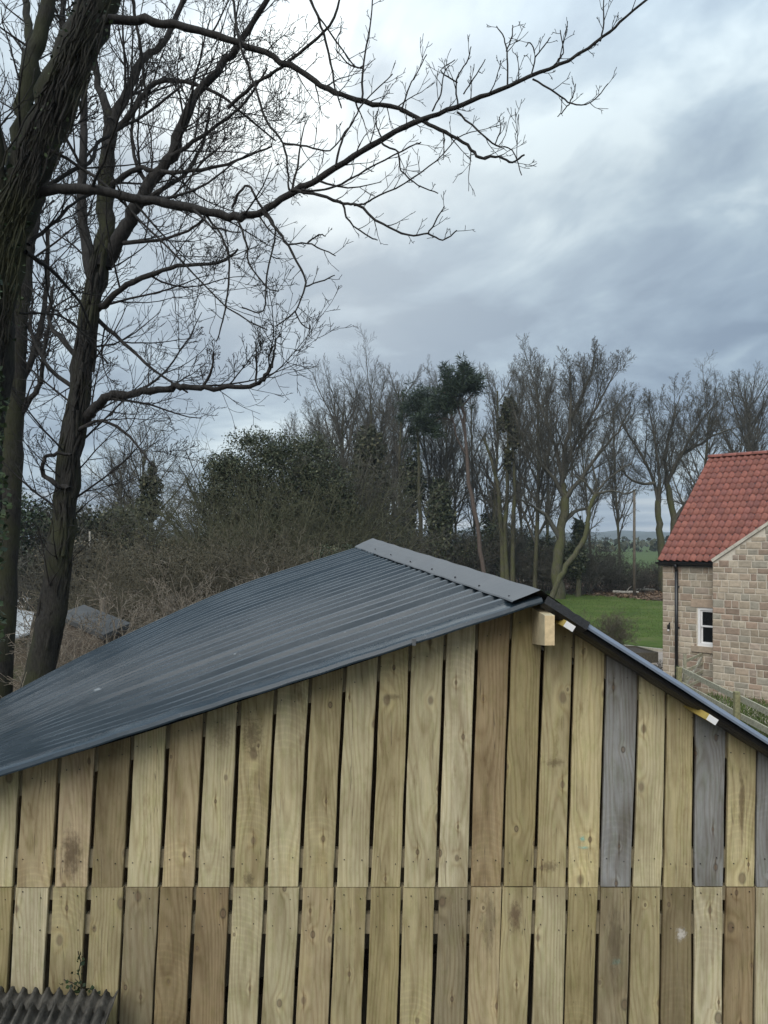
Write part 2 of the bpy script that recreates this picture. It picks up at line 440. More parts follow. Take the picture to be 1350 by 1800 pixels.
M['bramble'] = mat_bark('bramble_stem', (0.060, 0.054, 0.036), (0.18, 0.158, 0.112))
M['olive_stem'] = mat_bark('olive_stem', (0.045, 0.047, 0.028), (0.135, 0.130, 0.078))
M['bramble_pale'] = mat_bark('pale_dead_stem', (0.13, 0.108, 0.082), (0.32, 0.270, 0.21))
M['litter'] = mat_leaf('dead_leaf', (0.06, 0.036, 0.022), (0.16, 0.098, 0.058), (0.26, 0.18, 0.115))
M['scrub'] = mat_leaf('scrub_leaf', (0.035, 0.032, 0.018), (0.085, 0.072, 0.042), (0.16, 0.13, 0.085))
M['grass'] = mat_leaf('grass_blade', (0.045, 0.072, 0.014), (0.080, 0.112, 0.024), (0.125, 0.140, 0.050))
M['pole'] = mat_simple('creosoted_pole', (0.15, 0.125, 0.095), 0.9, 0.3, 5, 0.3)
M['soil'] = mat_simple('soil', (0.05, 0.038, 0.028), 0.95, 0.4, 18, 0.5)
M['log'] = mat_simple('pale_log', (0.34, 0.31, 0.26), 0.9, 0.4, 7, 0.5)


def mat_ground():
    m, g, b = new_mat('rough_ground')
    tc = g.node('ShaderNodeTexCoord').outputs['Object']
    n = g.noise(tc, 0.35, 6, 0.65); n2 = g.noise(tc, 7.0, 5, 0.7)
    y = g.sep(tc)[1]
    near = g.ramp(n2, [(0.3, (0.030, 0.024, 0.016)), (0.5, (0.075, 0.056, 0.036)), (0.72, (0.13, 0.10, 0.065))])
    near = g.mix(g.mapr(n, 0.5, 0.66, 0, 0.7, True), near, (0.050, 0.060, 0.020))
    field = g.ramp(g.noise(tc, 0.02, 4, 0.6), [(0.35, (0.055, 0.085, 0.026)), (0.65, (0.085, 0.112, 0.042))])
    c = g.mix(g.mapr(g.math('ADD', y, g.math('MULTIPLY', n, 20.0)), 88, 110, 0, 1), near, field)
    g.l.new(c, b.inputs['Base Color']); b.inputs['Roughness'].default_value = 0.95
    b.inputs['Specular IOR Level'].default_value = 0.1
    bn = g.node('ShaderNodeBump', {'Height': n2, 'Strength': 0.8, 'Distance': 0.06}); g.l.new(bn.outputs[0], b.inputs['Normal'])
    return m


def mat_lawn():
    m, g, b = new_mat('lawn_grass')
    tc = g.node('ShaderNodeTexCoord').outputs['Object']
    n = g.noise(tc, 0.45, 5, 0.6); n2 = g.noise(tc, 26.0, 4, 0.7)
    c = g.ramp(n, [(0.34, (0.058, 0.092, 0.016)), (0.52, (0.085, 0.128, 0.022)), (0.66, (0.125, 0.145, 0.044))])
    c = g.mix(g.mapr(n2, 0.35, 0.7, 0, 0.5), c, g.mix(1.0, c, (0.5, 0.55, 0.5), 'MULTIPLY'))
    g.l.new(c, b.inputs['Base Color']); b.inputs['Roughness'].default_value = 0.9
    b.inputs['Specular IOR Level'].default_value = 0.15
    bn = g.node('ShaderNodeBump', {'Height': n2, 'Strength': 0.9, 'Distance': 0.04}); g.l.new(bn.outputs[0], b.inputs['Normal'])
    n4 = g.noise(tc, 2.2, 5, 0.65)
    g.l.new(g.mix(g.mapr(n4, 0.54, 0.68, 0, 0.55, True), c, (0.105, 0.095, 0.042)), b.inputs['Base Color'])
    return m


M['ground'] = mat_ground(); M['lawn'] = mat_lawn()
M['paving'] = mat_simple('pinkish_paving', (0.36, 0.30, 0.25), 0.9, 0.22, 3, 0.3)
M['hill'] = mat_simple('wooded_hills', (0.05, 0.062, 0.05), 0.95, 0.4, 0.02)

R = random.Random(11)
NR = np.random.default_rng(5)

# ------------------------------------------------------------------ ground
def poly_sheet(name, pts, z, mat, label=None, kind='structure'):
    return struct(name, mk_mesh(name, [(x, y, z) for x, y in pts], [tuple(range(len(pts)))], mat), label, kind)


struct('ground', mk_mesh('ground', [(-5800, -190, 0), (5800, -190, 0), (5800, 2380, 0), (-5800, 2380, 0)], [(0, 1, 2, 3)], M['ground']))


def GP(X, Y):
    D = CAMZ * FPX / (Y - HOR); return ((X - 675) / FPX * D, D)


lawn = [GP(880, 1180), GP(1168, 1180), GP(1168, 1144), GP(1175, 1120), GP(1230, 1080), GP(1260, 1066), GP(1180, 1058), GP(1140, 1055), GP(1080, 1047),
        GP(1030, 1041), GP(985, 1042), GP(950, 1036), GP(900, 1042), GP(840, 1060), GP(790, 1100), GP(800, 1180)]
lawn = [(x, y) for x, y in lawn][::-1]
poly_sheet('lawn', lawn, 0.004, M['lawn'])
poly_sheet('terrace', [GP(1080, 1150), GP(1168, 1143), GP(1420, 1180), GP(1420, 1290), GP(1190, 1235), GP(1060, 1200)][::-1], 0.008, M['paving'])


def hills():
    n = 220; V = []; F = []
    for i in range(n + 1):
        a = -1500 + 3000 * i / n
        h = 13 + 6 * math.sin(i * .11) + 4 * math.sin(i * .31 + 1) + 1.6 * math.sin(i * 1.3) + R.uniform(-.8, .8)
        V += [(a, 1100, -1), (a, 1160, h * .62), (a, 1400, h), (a, 1900, -1)]
    for i in range(n):
        for k in range(3):
            q = 4 * i + k; F.append((q, q + 4, q + 5, q + 1))
    return struct('hills', mk_mesh('hills', V, F, M['hill']))


hills()

# ------------------------------------------------------------------ shed
DW = 3.80                       # the plank wall's distance
SW = DW / FPX
GU = [-34, 31, 97, 162, 224, 287, 350, 411, 472, 533, 594, 654, 711, 772, 828, 887, 944, 1000, 1057, 1114, 1167, 1220, 1276, 1330, 1385]
GL = [-50, 17, 83, 148, 211, 274, 337, 400, 459, 520, 583, 643, 702, 763, 820, 878, 935, 993, 1050, 1106, 1162, 1218, 1272, 1327, 1383]
WC = {'p': (0.455, 0.395, 0.245), 'P': (0.53, 0.465, 0.310), 't': (0.43, 0.345, 0.205), 'k': (0.43, 0.340, 0.215), 'b': (0.300, 0.225, 0.128),
      'o': (0.33, 0.270, 0.140), 'd': (0.240, 0.190, 0.108), 'g': (0.285, 0.280, 0.268), 'y': (0.47, 0.395, 0.225), 'r': (0.30, 0.228, 0.126),
      'e': (0.40, 0.335, 0.190), 'n': (0.275, 0.228, 0.142)}
UP = 'ptkdptetptppPPbobygpogtg' ; UP = 'ptkdptpepepepPboeygpegyg'
LO = 'oPeenrbppteoenteponedPbPp'[:24]


def roof_y(X):
    return 1062 + (955 - X) * 0.3204 if X <= 958 else 1078 + (X - 958) * 0.655


shed = thing('timber_shed', 'tall vertical-boarded timber shed with dark ribbed steel roof filling the foreground', 'shed', (0, DW, 0))
S0 = np.array((0, DW, 0))
wall = None


def board_mesh(xa0, xb0, xa1, xb1, Yt_a, Yt_b, Yb, rng, thick=0.022):
    """xa,xb: left and right pixel edges at top (0) and bottom (1); sloping top"""
    n = 6; fr = []; ox = ((xa1 + xb1) / 2 - 675) * SW; oz = CAMZ - (Yb - HOR) * SW
    L = []; Rr = []
    cu = rng.uniform(-1.0, 1.0) * 0.0032
    for i in range(n + 1):
        t = i / n
        ya = Yt_a + (Yb - Yt_a) * t; yb = Yt_b + (Yb - Yt_b) * t
        la = xa0 + (xa1 - xa0) * t; lb = xb0 + (xb1 - xb0) * t
        j1 = rng.uniform(-.0019, .0019); j2 = rng.uniform(-.0019, .0019); bow = cu * math.sin(math.pi * t)
        L.append(((la - 675) * SW - ox + j1 + bow, CAMZ - (ya - HOR) * SW - oz))
        Rr.append(((lb - 675) * SW - ox + j2 + bow, CAMZ - (yb - HOR) * SW - oz))
    V = []
    y0 = rng.uniform(-.0025, .0025)
    for (lx, lz), (rx, rz) in zip(L, Rr):
        V += [(lx, y0 + .002, lz), (lx + .003, y0, lz), (rx - .003, y0, rz), (rx, y0 + .002, rz), (rx, thick, rz), (lx, thick, lz)]
    F = []
    for i in range(n):
        a = 6 * i; b = a + 6
        for k in range(6):
            k2 = (k + 1) % 6; F.append((a + k, b + k, b + k2, a + k2))
    F += [(0, 1, 2, 3, 4, 5), tuple(6 * n + k for k in (5, 4, 3, 2, 1, 0))]
    return mk_mesh('board', V, F, M['wood']), (ox, 0, oz)


def build_gable():
    global wall
    rng = random.Random(3)
    # dark lining and framing behind the boards
    f = MB()
    # rafters behind the board tops
    def seg(X0, X1, dy0, dy1):
        q = []
        for yy in (0.026, 0.072):
            for X, d in ((X0, dy1), (X1, dy1), (X1, dy0), (X0, dy0)):
                Y = roof_y(X) + d; q.append(((X - 675) * SW, yy, CAMZ - (Y - HOR) * SW))
        f.hexa([q[0], q[1], q[5], q[4], q[3], q[2], q[6], q[7]])
    seg(-60, 955, -6, 44); seg(962, 1384, -6, 46)
    for y0, y1 in ((1497, 1529), (1561, 1586), (1612, 1646), (1815, 1850)):
        f.box((-60 - 675) * SW, (1384 - 675) * SW, 0.026, 0.066, CAMZ - (y1 - HOR) * SW, CAMZ - (y0 - HOR) * SW)
    wall = link('gable_wall', f.mesh('gable_wall', M['beam']), shed, color=(0.30, 0.25, 0.16))
    for row in (0, 1):
        for i in range(24):
            hw0 = 3.9 - 1.6 * i / 24 + rng.uniform(-.9, .9); hw1 = 3.9 - 1.6 * (i + 1) / 24 + rng.uniform(-.9, .9)
            def ex(k, Y): return GU[k] + (GL[k] - GU[k]) * (Y - 1450) / 250.0
            if row == 0:
                Yb = 1558.8 + rng.uniform(-.9, .9)
                xa, xb = GU[i] + hw0, GU[i + 1] - hw1
                Ya = roof_y(xa) - 5; Ybt = roof_y(xb) - 5
                da, db = 0, 0
            else:
                Ya = Ybt = 1560.6 + rng.uniform(-.3, .5); Yb = 2000 + rng.uniform(-8, 8)
                da, db = rng.uniform(-2, 2), rng.uniform(-2, 2)
            xa0, xb0 = ex(i, Ya) + hw0 + da, ex(i + 1, Ybt) - hw1 + da
            xa1, xb1 = ex(i, Yb) + hw0 + db, ex(i + 1, Yb) - hw1 + db
            if row == 0:
                Ya = roof_y(xa0) - 5; Ybt = roof_y(xb0) - 5
            me, loc = board_mesh(xa0, xb0, xa1, xb1, Ya, Ybt, Yb, rng)
            k = (UP if row == 0 else LO)[i]
            c = WC[k]; v = rng.uniform(0.92, 1.08) * (1.0 if row == 0 else 0.90)
            o = link('board', me, wall, loc, tuple(q * v * (1.0 if k == 'g' else 1.10) for q in c))
            if k == 'g': o['label'] = 'weathered silver grey board'


build_gable()


def nails():
    rng = random.Random(12); m = MB()
    for Y in (1512, 1574, 1630):
        for i in range(24):
            if (Y < 1560) != (Y == 1512): continue
            a = GU[i] + (GL[i] - GU[i]) * (Y - 1450) / 250; b = GU[i + 1] + (GL[i + 1] - GU[i + 1]) * (Y - 1450) / 250
            for f in (.24, .74):
                X = a + (b - a) * f + rng.uniform(-3, 3); yy = Y + rng.uniform(-7, 7)
                p = np.array(((X - 675) * SW, -.0035, CAMZ - (yy - HOR) * SW)); m.cyl(p, p + np.array((0, .004, 0)), .0028, k=6)
    for i in range(1, 23):
        X = (GU[i] + GU[i + 1]) / 2 + rng.uniform(-12, 12); yy = roof_y(X) + 24
        for dx in (-12, 11):
            p = np.array(((X + dx - 675) * SW, -.0035, CAMZ - (yy + rng.uniform(-4, 4) - HOR) * SW)); m.cyl(p, p + np.array((0, .004, 0)), .0028, k=6)
    o = link('nails', m.mesh('nails', M['black']), shed); o['kind'] = 'stuff'


nails()


def mark(name, X, Y, w, h, col, dens, seed, streak=1.0):
    """soft-edged stain or paint smear on a board"""
    m, g, b = new_mat(name + '_stain')
    tc = g.node('ShaderNodeTexCoord').outputs['Object']
    x, y, z = g.sep(tc); hw, hh = w * SW / 2, h * SW / 2
    rr = g.math('SQRT', g.math('ADD', g.math('POWER', g.math('DIVIDE', x, hw), 2.0), g.math('POWER', g.math('DIVIDE', z, hh), 2.0)))
    nz = g.noise(g.comb(g.math('ADD', g.math('MULTIPLY', x, 60.0), float(seed)), 0.0, g.math('MULTIPLY', z, 60.0 / streak)), 1.0, 5, 0.65)
    al = g.math('MULTIPLY', g.mapr(g.math('ADD', rr, g.math('MULTIPLY', g.math('SUBTRACT', nz, 0.5), 1.9)), 0.15, 1.0, 1.0, 0.0, True), dens * .72)
    b.inputs['Base Color'].default_value = (*col, 1); b.inputs['Roughness'].default_value = 0.85
    g.l.new(al, b.inputs['Alpha'])
    q = mk_mesh(name, [(-hw * 1.3, 0, -hh * 1.3), (hw * 1.3, 0, -hh * 1.3), (hw * 1.3, 0, hh * 1.3), (-hw * 1.3, 0, hh * 1.3)], [(0, 1, 2, 3)], m)
    link(name, q, shed, ((X - 675) * SW, -.0045, CAMZ - (Y - HOR) * SW))


for a in (('paint_mark', 1024, 1474, 14, 12, (0.25, 0.55, 0.45), .8, 1), ('paint_mark', 1026, 1489, 26, 8, (0.30, 0.58, 0.48), .6, 2), ('paint_mark', 1197, 1641, 24, 30, (0.72, 0.66, 0.58), .85, 3),
          ('damp_stain', 126, 1500, 44, 110, (0.10, 0.062, 0.034), .75, 4, 2.0), ('damp_stain', 444, 1290, 50, 90, (0.12, 0.085, 0.05), .55, 5), ('damp_stain', 905, 1610, 30, 66, (0.15, 0.09, 0.055), .7, 6, 2.0),
          ('damp_stain', 1303, 1410, 14, 190, (0.16, 0.10, 0.05), .7, 7, 4.0), ('damp_stain', 1080, 1660, 34, 180, (0.13, 0.095, 0.055), .55, 8, 4.0), ('damp_stain', 437, 1545, 22, 34, (0.15, 0.11, 0.06), .6, 9),
          ('paint_mark', 1083, 1690, 26, 16, (0.33, 0.52, 0.42), .4, 10), ('damp_stain', 390, 1290, 46, 70, (0.14, 0.10, 0.055), .4, 11), ('damp_stain', 965, 1522, 46, 26, (0.15, 0.10, 0.06), .5, 12),
          ('damp_stain', 860, 1620, 40, 150, (0.13, 0.10, 0.065), .45, 13, 3.0), ('damp_stain', 975, 1340, 46, 20, (0.16, 0.11, 0.06), .5, 14), ('damp_stain', 690, 1225, 44, 16, (0.15, 0.11, 0.06), .45, 15)):
    mark(*a)


def lerp(a, b, t): return a + (b - a) * t


DF = 3.60
FR0 = np.array(P(955, 1061, DF)); FR1 = np.array(P(-150, 1415, DF))
RE = [(0.0, np.array(P(660, 957, 8.2))), (0.375, np.array(P(392, 1047, 7.45))), (0.667, np.array(P(182, 1142, 6.85))),
      (0.917, np.array(P(0, 1238, 6.4))), (1.0, np.array(P(-60, 1272, 6.25)))]


def rear(v):
    # smooth interpolation (Catmull-Rom in v)
    for i in range(len(RE) - 1):
        if v <= RE[i + 1][0] + 1e-9:
            t = (v - RE[i][0]) / (RE[i + 1][0] - RE[i][0])
            p1, p2 = RE[i][1], RE[i + 1][1]
            def tan(j):
                a = max(0, j - 1); b = min(len(RE) - 1, j + 1); return (RE[b][1] - RE[a][1]) / (RE[b][0] - RE[a][0])
            h = RE[i + 1][0] - RE[i][0]
            m1, m2 = tan(i) * h, tan(i + 1) * h
            return (2 * t**3 - 3 * t * t + 1) * p1 + (t**3 - 2 * t * t + t) * m1 + (-2 * t**3 + 3 * t * t) * p2 + (t**3 - t * t) * m2
    return RE[-1][1]


def roofS(u, v, h=0.0):
    """left slope: u from the gable to the far end, v from ridge to eave, h above the sheet"""
    p = lerp(FR0 + (FR1 - FR0) * v, rear(v), u)
    return p + np.array((-0.29, -0.05, 0.955)) * h


RIBS = 28
PROF = [(0.0, 0), (0.52, 0), (0.62, 1), (0.84, 1), (0.94, 0)]


def prof(u):
    t = (u * RIBS) % 1.0
    for (a, ha), (b, hb) in zip(PROF, PROF[1:] + [(1.0, 0)]):
        if t <= b: return ha + (hb - ha) * (t - a) / (b - a) if b > a else ha
    return 0


def build_roof():
    us_all = []
    for r in range(RIBS):
        for t, h in PROF: us_all.append(((r + t) / RIBS, h))
    us_all.append((1.0, 0))
    nv = 34
    nsheet = 4
    per = RIBS // nsheet
    rr = random.Random(8)
    for s in range(nsheet):
        us = us_all[s * per * 5:(s + 1) * per * 5 + 1]
        V = []; F = []
        off = 0.0 if s % 2 == 0 else 0.0022
        for side in (0, 1):
            for iv in range(nv + 1):
                v = 0.03 + 0.97 * iv / nv
                for u, h in us:
                    wob = 0.004 * math.sin(v * 9 + s * 2) + .0025 * math.sin(v * 17 + u * 9)
                    ri = int(u * RIBS + 1e-6); amp = (1.0 + .08 * math.sin(ri * 2.4 + 1) * math.cos(ri * .9)) * lerp(1.10, .85, min(1, u * 1.2))
                    V.append(roofS(u, v, h * 0.043 * amp + off + wob - side * 0.0012) - S0)
        nu = len(us); N1 = (nv + 1) * nu
        for iv in range(nv):
            for iu in range(nu - 1):
                a = iv * nu + iu
                F.append((a, a + 1, a + nu + 1, a + nu))
        if s == nsheet - 1 or True:
            for iv in range(nv):
                for iu in range(nu - 1):
                    a = N1 + iv * nu + iu; F.append((a + nu, a + nu + 1, a + 1, a))
        link('roof_sheet', mk_mesh('roof_sheet', V, F, M['steel']), shed)
    # barge trim along the gable: flat flange, rolled lip and drop
    V = []; F = []; nv = 40
    for iv in range(nv + 1):
        v = 0.0 + iv / nv * 1.0
        w = .0015 * math.sin(iv * 1.7) + rr.uniform(-.0006, .0006)
        pts = [roofS(0.024, v, 0.0400 + w), roofS(0.004, v, 0.0340 + w), roofS(0.0, v, 0.030 + w), roofS(0.0, v, 0.012 + w) + np.array((0, -.006, 0)), roofS(0.0, v, 0.004 + w) + np.array((0, -.005, 0)), roofS(0.002, v, 0.004)]
        pts = [q + np.array((0, -0.004, 0)) for q in pts]
        V += [q - S0 for q in pts]
    for iv in range(nv):
        for k in range(5):
            a = 6 * iv + k; F.append((a, a + 6, a + 7, a + 1))
    link('barge_trim', mk_mesh('barge_trim', V, F, M['steel']), shed)
    # small dent tab on the trim
    p = roofS(0.0, 0.205, 0.02) - S0
    link('trim_clip', MB().box(p[0] - .006, p[0] + .012, p[1] - .016, p[1], p[2] - .02, p[2] + .012).mesh('trim_clip', M['steel_cap']), shed)
    # right slope
    dn = np.array((1.0, 0.0, -0.640)); dn /= np.linalg.norm(dn)
    SL = 2.05
    rv = RE[0][1] - FR0
    def rightS(u, s, h=0.0): return FR0 + rv * u + dn * s + np.array((0.54, 0, 0.84)) * h
    V = []; F = []
    us = us_all
    for side in (0, 1):
        for s in (0.03, SL):
            for u, h in us: V.append(rightS(u, s, h * .026 - side * .0015) - S0)
    n = len(us)
    for i in range(n - 1):
        F.append((i, i + n, i + n + 1, i + 1)); b = 2 * n; F.append((b + i, b + i + 1, b + i + n + 1, b + i + n))
    link('roof_sheet', mk_mesh('roof_sheet', V, F, M['steel']), shed)
    # right barge: lip with sky reflection painted in as paler steel, black underside
    V = []; F = []; n = 24
    for i in range(n + 1):
        s = 0.11 + (SL - .11) * i / n
        w = R.uniform(-.0008, .0008)
        pts = [rightS(0.03, s, .038 + w), rightS(0.004, s, .038 + w), rightS(-.0005, s, .035 + w), rightS(-.003, s, .020 + w), rightS(-.0025, s, .010 + w)]
        V += [q - S0 for q in pts]
    for i in range(n):
        for k in range(4):
            a = 5 * i + k; F.append((a, a + 1, a + 6, a + 5))
    link('barge_trim', mk_mesh('barge_trim', V, F, M['sky_sheen_edge']), shed)
    # black fascia hanging beneath the lip on the right slope
    V = []; F = []
    for i in range(n + 1):
        s = 0.05 + (SL - .05) * i / n
        w = .002 * math.sin(i * 2.1)
        for q in (rightS(0.001, s, .004), rightS(0.003, s, -.014 + w), rightS(0.010, s, -.026 + w), rightS(0.038, s, -.028 + w)):
            V.append(q - S0)
    for i in range(n):
        for k in range(3):
            a = 4 * i + k; F.append((a, a + 1, a + 5, a + 4))
    link('fascia', mk_mesh('fascia', V, F, M['felt']), shed)
    # crumpled felt at the apex
    V = []; F = []
    for i in range(9):
        s = -0.01 + 0.235 * i / 8
        up = 0.006 + .003 * math.sin(i * i * .9) * (i > 1)
        for q in (rightS(0.004, s, .036 + up * .5), rightS(-.004, s, .034 + up), rightS(-.006, s, .002), rightS(0.0, s, -.020)):
            V.append(q - S0)
    for i in range(8):
        for k in range(3):
            a = 4 * i + k; F.append((a, a + 1, a + 5, a + 4))
    link('felt_flap', mk_mesh('felt_flap', V, F, M['felt']), shed)
    # ridge cap (two lapped lengths)
    for (u0, u1, lift) in ((-0.004, 0.47, 0.0035), (0.455, 1.01, 0.0)):
        V = []; F = []; n = 20
        for i in range(n + 1):
            u = u0 + (u1 - u0) * i / n
            w = .0022 * math.sin(i * 1.3) + lift
            wl = lerp(0.046, 0.050, u)
            ed = roofS(u, wl, lerp(.056, .044, min(1, u * 1.2)) + w); top = roofS(u, 0.0, .066 + w)
            for q in (ed + np.array((0, 0, -.0045)), ed + np.array((.006, 0, .002)), roofS(u, wl * .5, .060 + w + .002 * math.sin(i * .9)), top, rightS(u, .06, .040 + w), rightS(u, .19, .032 + w), rightS(u, .195, .026 + w)):
                V.append(q - S0)
        for i in range(n):
            for k in range(6):
                a = 7 * i + k; F.append((a, a + 7, a + 8, a + 1))
        link('ridge_cap', mk_mesh('ridge_cap', V, F, M['steel_cap']), shed)
    # screws on the cap edge
    for u in (.02, .12, .22, .34, .48, .64, .8):
        p = roofS(u, .038, .057) - S0
        link('screw', MB().cyl(p, p + np.array((0, 0, .009)), .006, .005, 7).mesh('screw', M['black']), shed)
    # ridge beam sticking out under the apex
    b = link('ridge_beam', MB().hexa([((935 - 675) * SW, -0.30, CAMZ - (1134 - HOR) * SW + .040), ((935 - 675) * SW + .046, -0.30, CAMZ - (1134 - HOR) * SW + .040), ((935 - 675) * SW + .046, .06, CAMZ - (1134 - HOR) * SW), ((935 - 675) * SW, .06, CAMZ - (1134 - HOR) * SW),
                                    ((935 - 675) * SW, -0.30, CAMZ - (1071 - HOR) * SW), ((935 - 675) * SW + .046, -0.30, CAMZ - (1071 - HOR) * SW), ((935 - 675) * SW + .046, .06, CAMZ - (1071 - HOR) * SW + .010), ((935 - 675) * SW, .06, CAMZ - (1071 - HOR) * SW + .010)]).mesh('ridge_beam', M['beam']),
             shed, color=(0.50, 0.42, 0.27))
    x0 = (935 - 675) * SW; z0 = CAMZ - (1134 - HOR) * SW + .040; z1 = CAMZ - (1071 - HOR) * SW
    link('sawn_end', MB().box(x0 + .001, x0 + .045, -.3025, -.3003, z0 + .001, z1 - .001).mesh('sawn_end', M['sawn_end']), b)
    # roofing battens poking out under the right slope
    for X, Y in ((1001, 1101), (1252, 1265)):
        e = np.array(P(X, Y, 3.53)) - S0
        f = e + np.array((0, .33, 0))
        m = MB().bar(e, f, .050, .030, up=(0.54, 0, 0.84))
        o = link('roof_batten', m.mesh('roof_batten', M['beam']), shed, color=(0.42, 0.31, 0.085))
        link('painted_end', MB().bar(e - np.array((0, .003, 0)), e - np.array((0, .0003, 0)), .049, .029, up=(0.54, 0, 0.84)).mesh('painted_end', M['white']), o)


build_roof()


def shed_walls():
    xl = (-60 - 675) * SW; a = RE[-1][1] - S0; b = RE[0][1] - S0
    xr, yr = 2.0, 0.06
    br = b + np.array((1.55, .1, -1.00))
    zl = CAMZ - (roof_y(-60) - HOR) * SW - .03
    zr = CAMZ - (roof_y(1480) - HOR) * SW - .05
    def slab(name, p, q, zp, zq, th=.03):
        p = np.array((p[0], p[1], 0.)); q = np.array((q[0], q[1], 0.)); t = q - p; t /= np.linalg.norm(t); n = np.array((-t[1], t[0], 0)) * th
        h = lambda v, z: np.array((v[0], v[1], z))
        m = MB().hexa([p, q, q + n, p + n, h(p, zp), h(q, zq), h(q + n, zq), h(p + n, zp)])
        link(name, m.mesh(name, M['beam']), shed, color=(0.26, 0.21, 0.14))
    back = []
    for k in range(4, 0, -1):
        p, q = RE[k][1] - S0, RE[k - 1][1] - S0
        p = p - np.array((0, .12, 0)); q = q - np.array((0, .12, 0))
        slab('back_wall', p, q, p[2] - .02, q[2] - .02)
    slab('back_wall', b - np.array((0, .12, 0)), br - np.array((0, .12, 0)), b[2] - .03, br[2] - .03)
    slab('side_wall', (xl, .076), (a[0], a[1] - .12), zl - .03, a[2] - .05)
    slab('side_wall', (xr, .076), (br[0], br[1] - .12), 3.155, 3.215)
    f = MB(); f.add([(xl, .03, .02), (xr, .03, .02), (br[0], br[1], .02), (a[0], a[1], .02)], [(0, 1, 2, 3)])
    link('shed_floor', f.mesh('shed_floor', M['dark']), shed)


shed_walls()


def lean_to():
    t = thing('old_roof', 'mossy old corrugated sheet roof in the lower left corner', 'roof', (-1.8, 3.3, 0))
    o0 = np.array((-1.8, 3.3, 0))
    rr = random.Random(4)
    for (Yt, D0, D1, lift) in ((1737, 3.72, 3.40, .0), (1772, 3.50, 2.5, .016)):
        a = np.array(P(-40, Yt, D0)); b = np.array(P(208 if lift == 0 else 196, Yt + 9, D0))
        n = 96; V = []; F = []; m = 8
        for side in (0, 1):
            for j in range(m + 1):
                for i in range(n + 1):
                    q = a + (b - a) * i / n
                    c = math.cos(i / 8 * 2 * math.pi)
                    jag = rr.uniform(-.004, .004) if j == 0 else 0
                    yy = lerp(D0, D1, j / m) + jag
                    zz = q[2] - (D0 - yy) * .34 + .019 * c + lift + rr.uniform(-.002, .002) - side * .007
                    V.append((q[0] - o0[0] + rr.uniform(-.002, .002), yy - o0[1], zz))
        N1 = (m + 1) * (n + 1)
        for j in range(m):
            for i in range(n):
                k = j * (n + 1) + i; F.append((k, k + n + 1, k + n + 2, k + 1)); k += N1; F.append((k, k + 1, k + n + 2, k + n + 1))
        for i in range(n): F.append((i, i + 1, N1 + i + 1, N1 + i))
        for j in range(m):
            k = j * (n + 1) + n; F.append((k, k + n + 1, N1 + k + n + 1, N1 + k))
        link('corrugated_sheet', mk_mesh('corrugated_sheet', V, F, M['old_sheet'], True), t)
    z = P(0, 1790, 3.6)[2]
    link('support_wall', MB().box(-.9, .5, -.75, -.65, 0, z - .42).mesh('support_wall', M['dark']), t)


lean_to()


def sprig():
    t = thing('ivy_sprig', 'small green ivy sprig creeping up the boards above the mossy sheet roof', 'plant', P(140, 1745, 3.77))
    o = np.array(P(140, 1745, 3.77)); T = Tubes(); C = []
    rr = random.Random(2)
    for (path) in ([(140, 1760), (143, 1735), (138, 1710), (142, 1690), (137, 1672)], [(143, 1738), (128, 1728), (112, 1722)], [(142, 1740), (158, 1738), (170, 1745)]):
        pts = [tuple(np.array(P(x, y, 3.78 - rr.uniform(0, .015))) - o) for x, y in path]
        T.add(pts, [.0025] * len(pts), 4)
        for a, b in zip(pts, pts[1:]):
            for k in range(7):
                s = rr.random(); C.append([a[i] + (b[i] - a[i]) * s + rr.gauss(0, .012) for i in range(3)])
                C[-1][1] = min(C[-1][1], .006) - .012
    link('stem', T.mesh('stem', M['twig']), t)
    link('leaves', leaf_mesh('leaves', C, .022, M['ivy'], NR, .8), t)


sprig()

# ------------------------------------------------------------------ stone house
HX, HY = (1165 - 675) / FPX * 22, 22.0
house = thing('stone_house', 'buff sandstone house with red pantile roof and black downpipe at the right', 'house', (HX, HY, 0), -math.pi / 4)
EZ = 3.66
HR = random.Random(21)
STC = [(0.37, 0.290, 0.215), (0.41, 0.335, 0.25), (0.345, 0.28, 0.205), (0.37, 0.31, 0.235), (0.33, 0.24, 0.178), (0.42, 0.355, 0.27), (0.35, 0.28, 0.22), (0.29, 0.215, 0.160), (0.32, 0.285, 0.225)]


def stone_mesh(w, h, rng, proud=.014):
    a = .010; j = lambda: rng.uniform(-.006, .006)
    V = [(0, 0, 0), (w, 0, 0), (w, 0, h), (0, 0, h)]
    V += [(a + j(), -proud * .75, a + j()), (w - a + j(), -proud * .75, a + j()), (w - a + j(), -proud * .75, h - a + j()), (a + j(), -proud * .75, h - a + j())]
    b = .035 if min(w, h) > .12 else .02
    V += [(b, -proud + j() * .4, b), (w - b, -proud + j() * .4, b), (w - b, -proud + j() * .4, h - b), (b, -proud + j() * .4, h - b)]
    F = []
    for k in (0, 4):
        for i in range(4):
            i2 = (i + 1) % 4; F.append((k + i, k + i2, k + 4 + i2, k + 4 + i))
    F.append((8, 9, 10, 11))
    return V, F


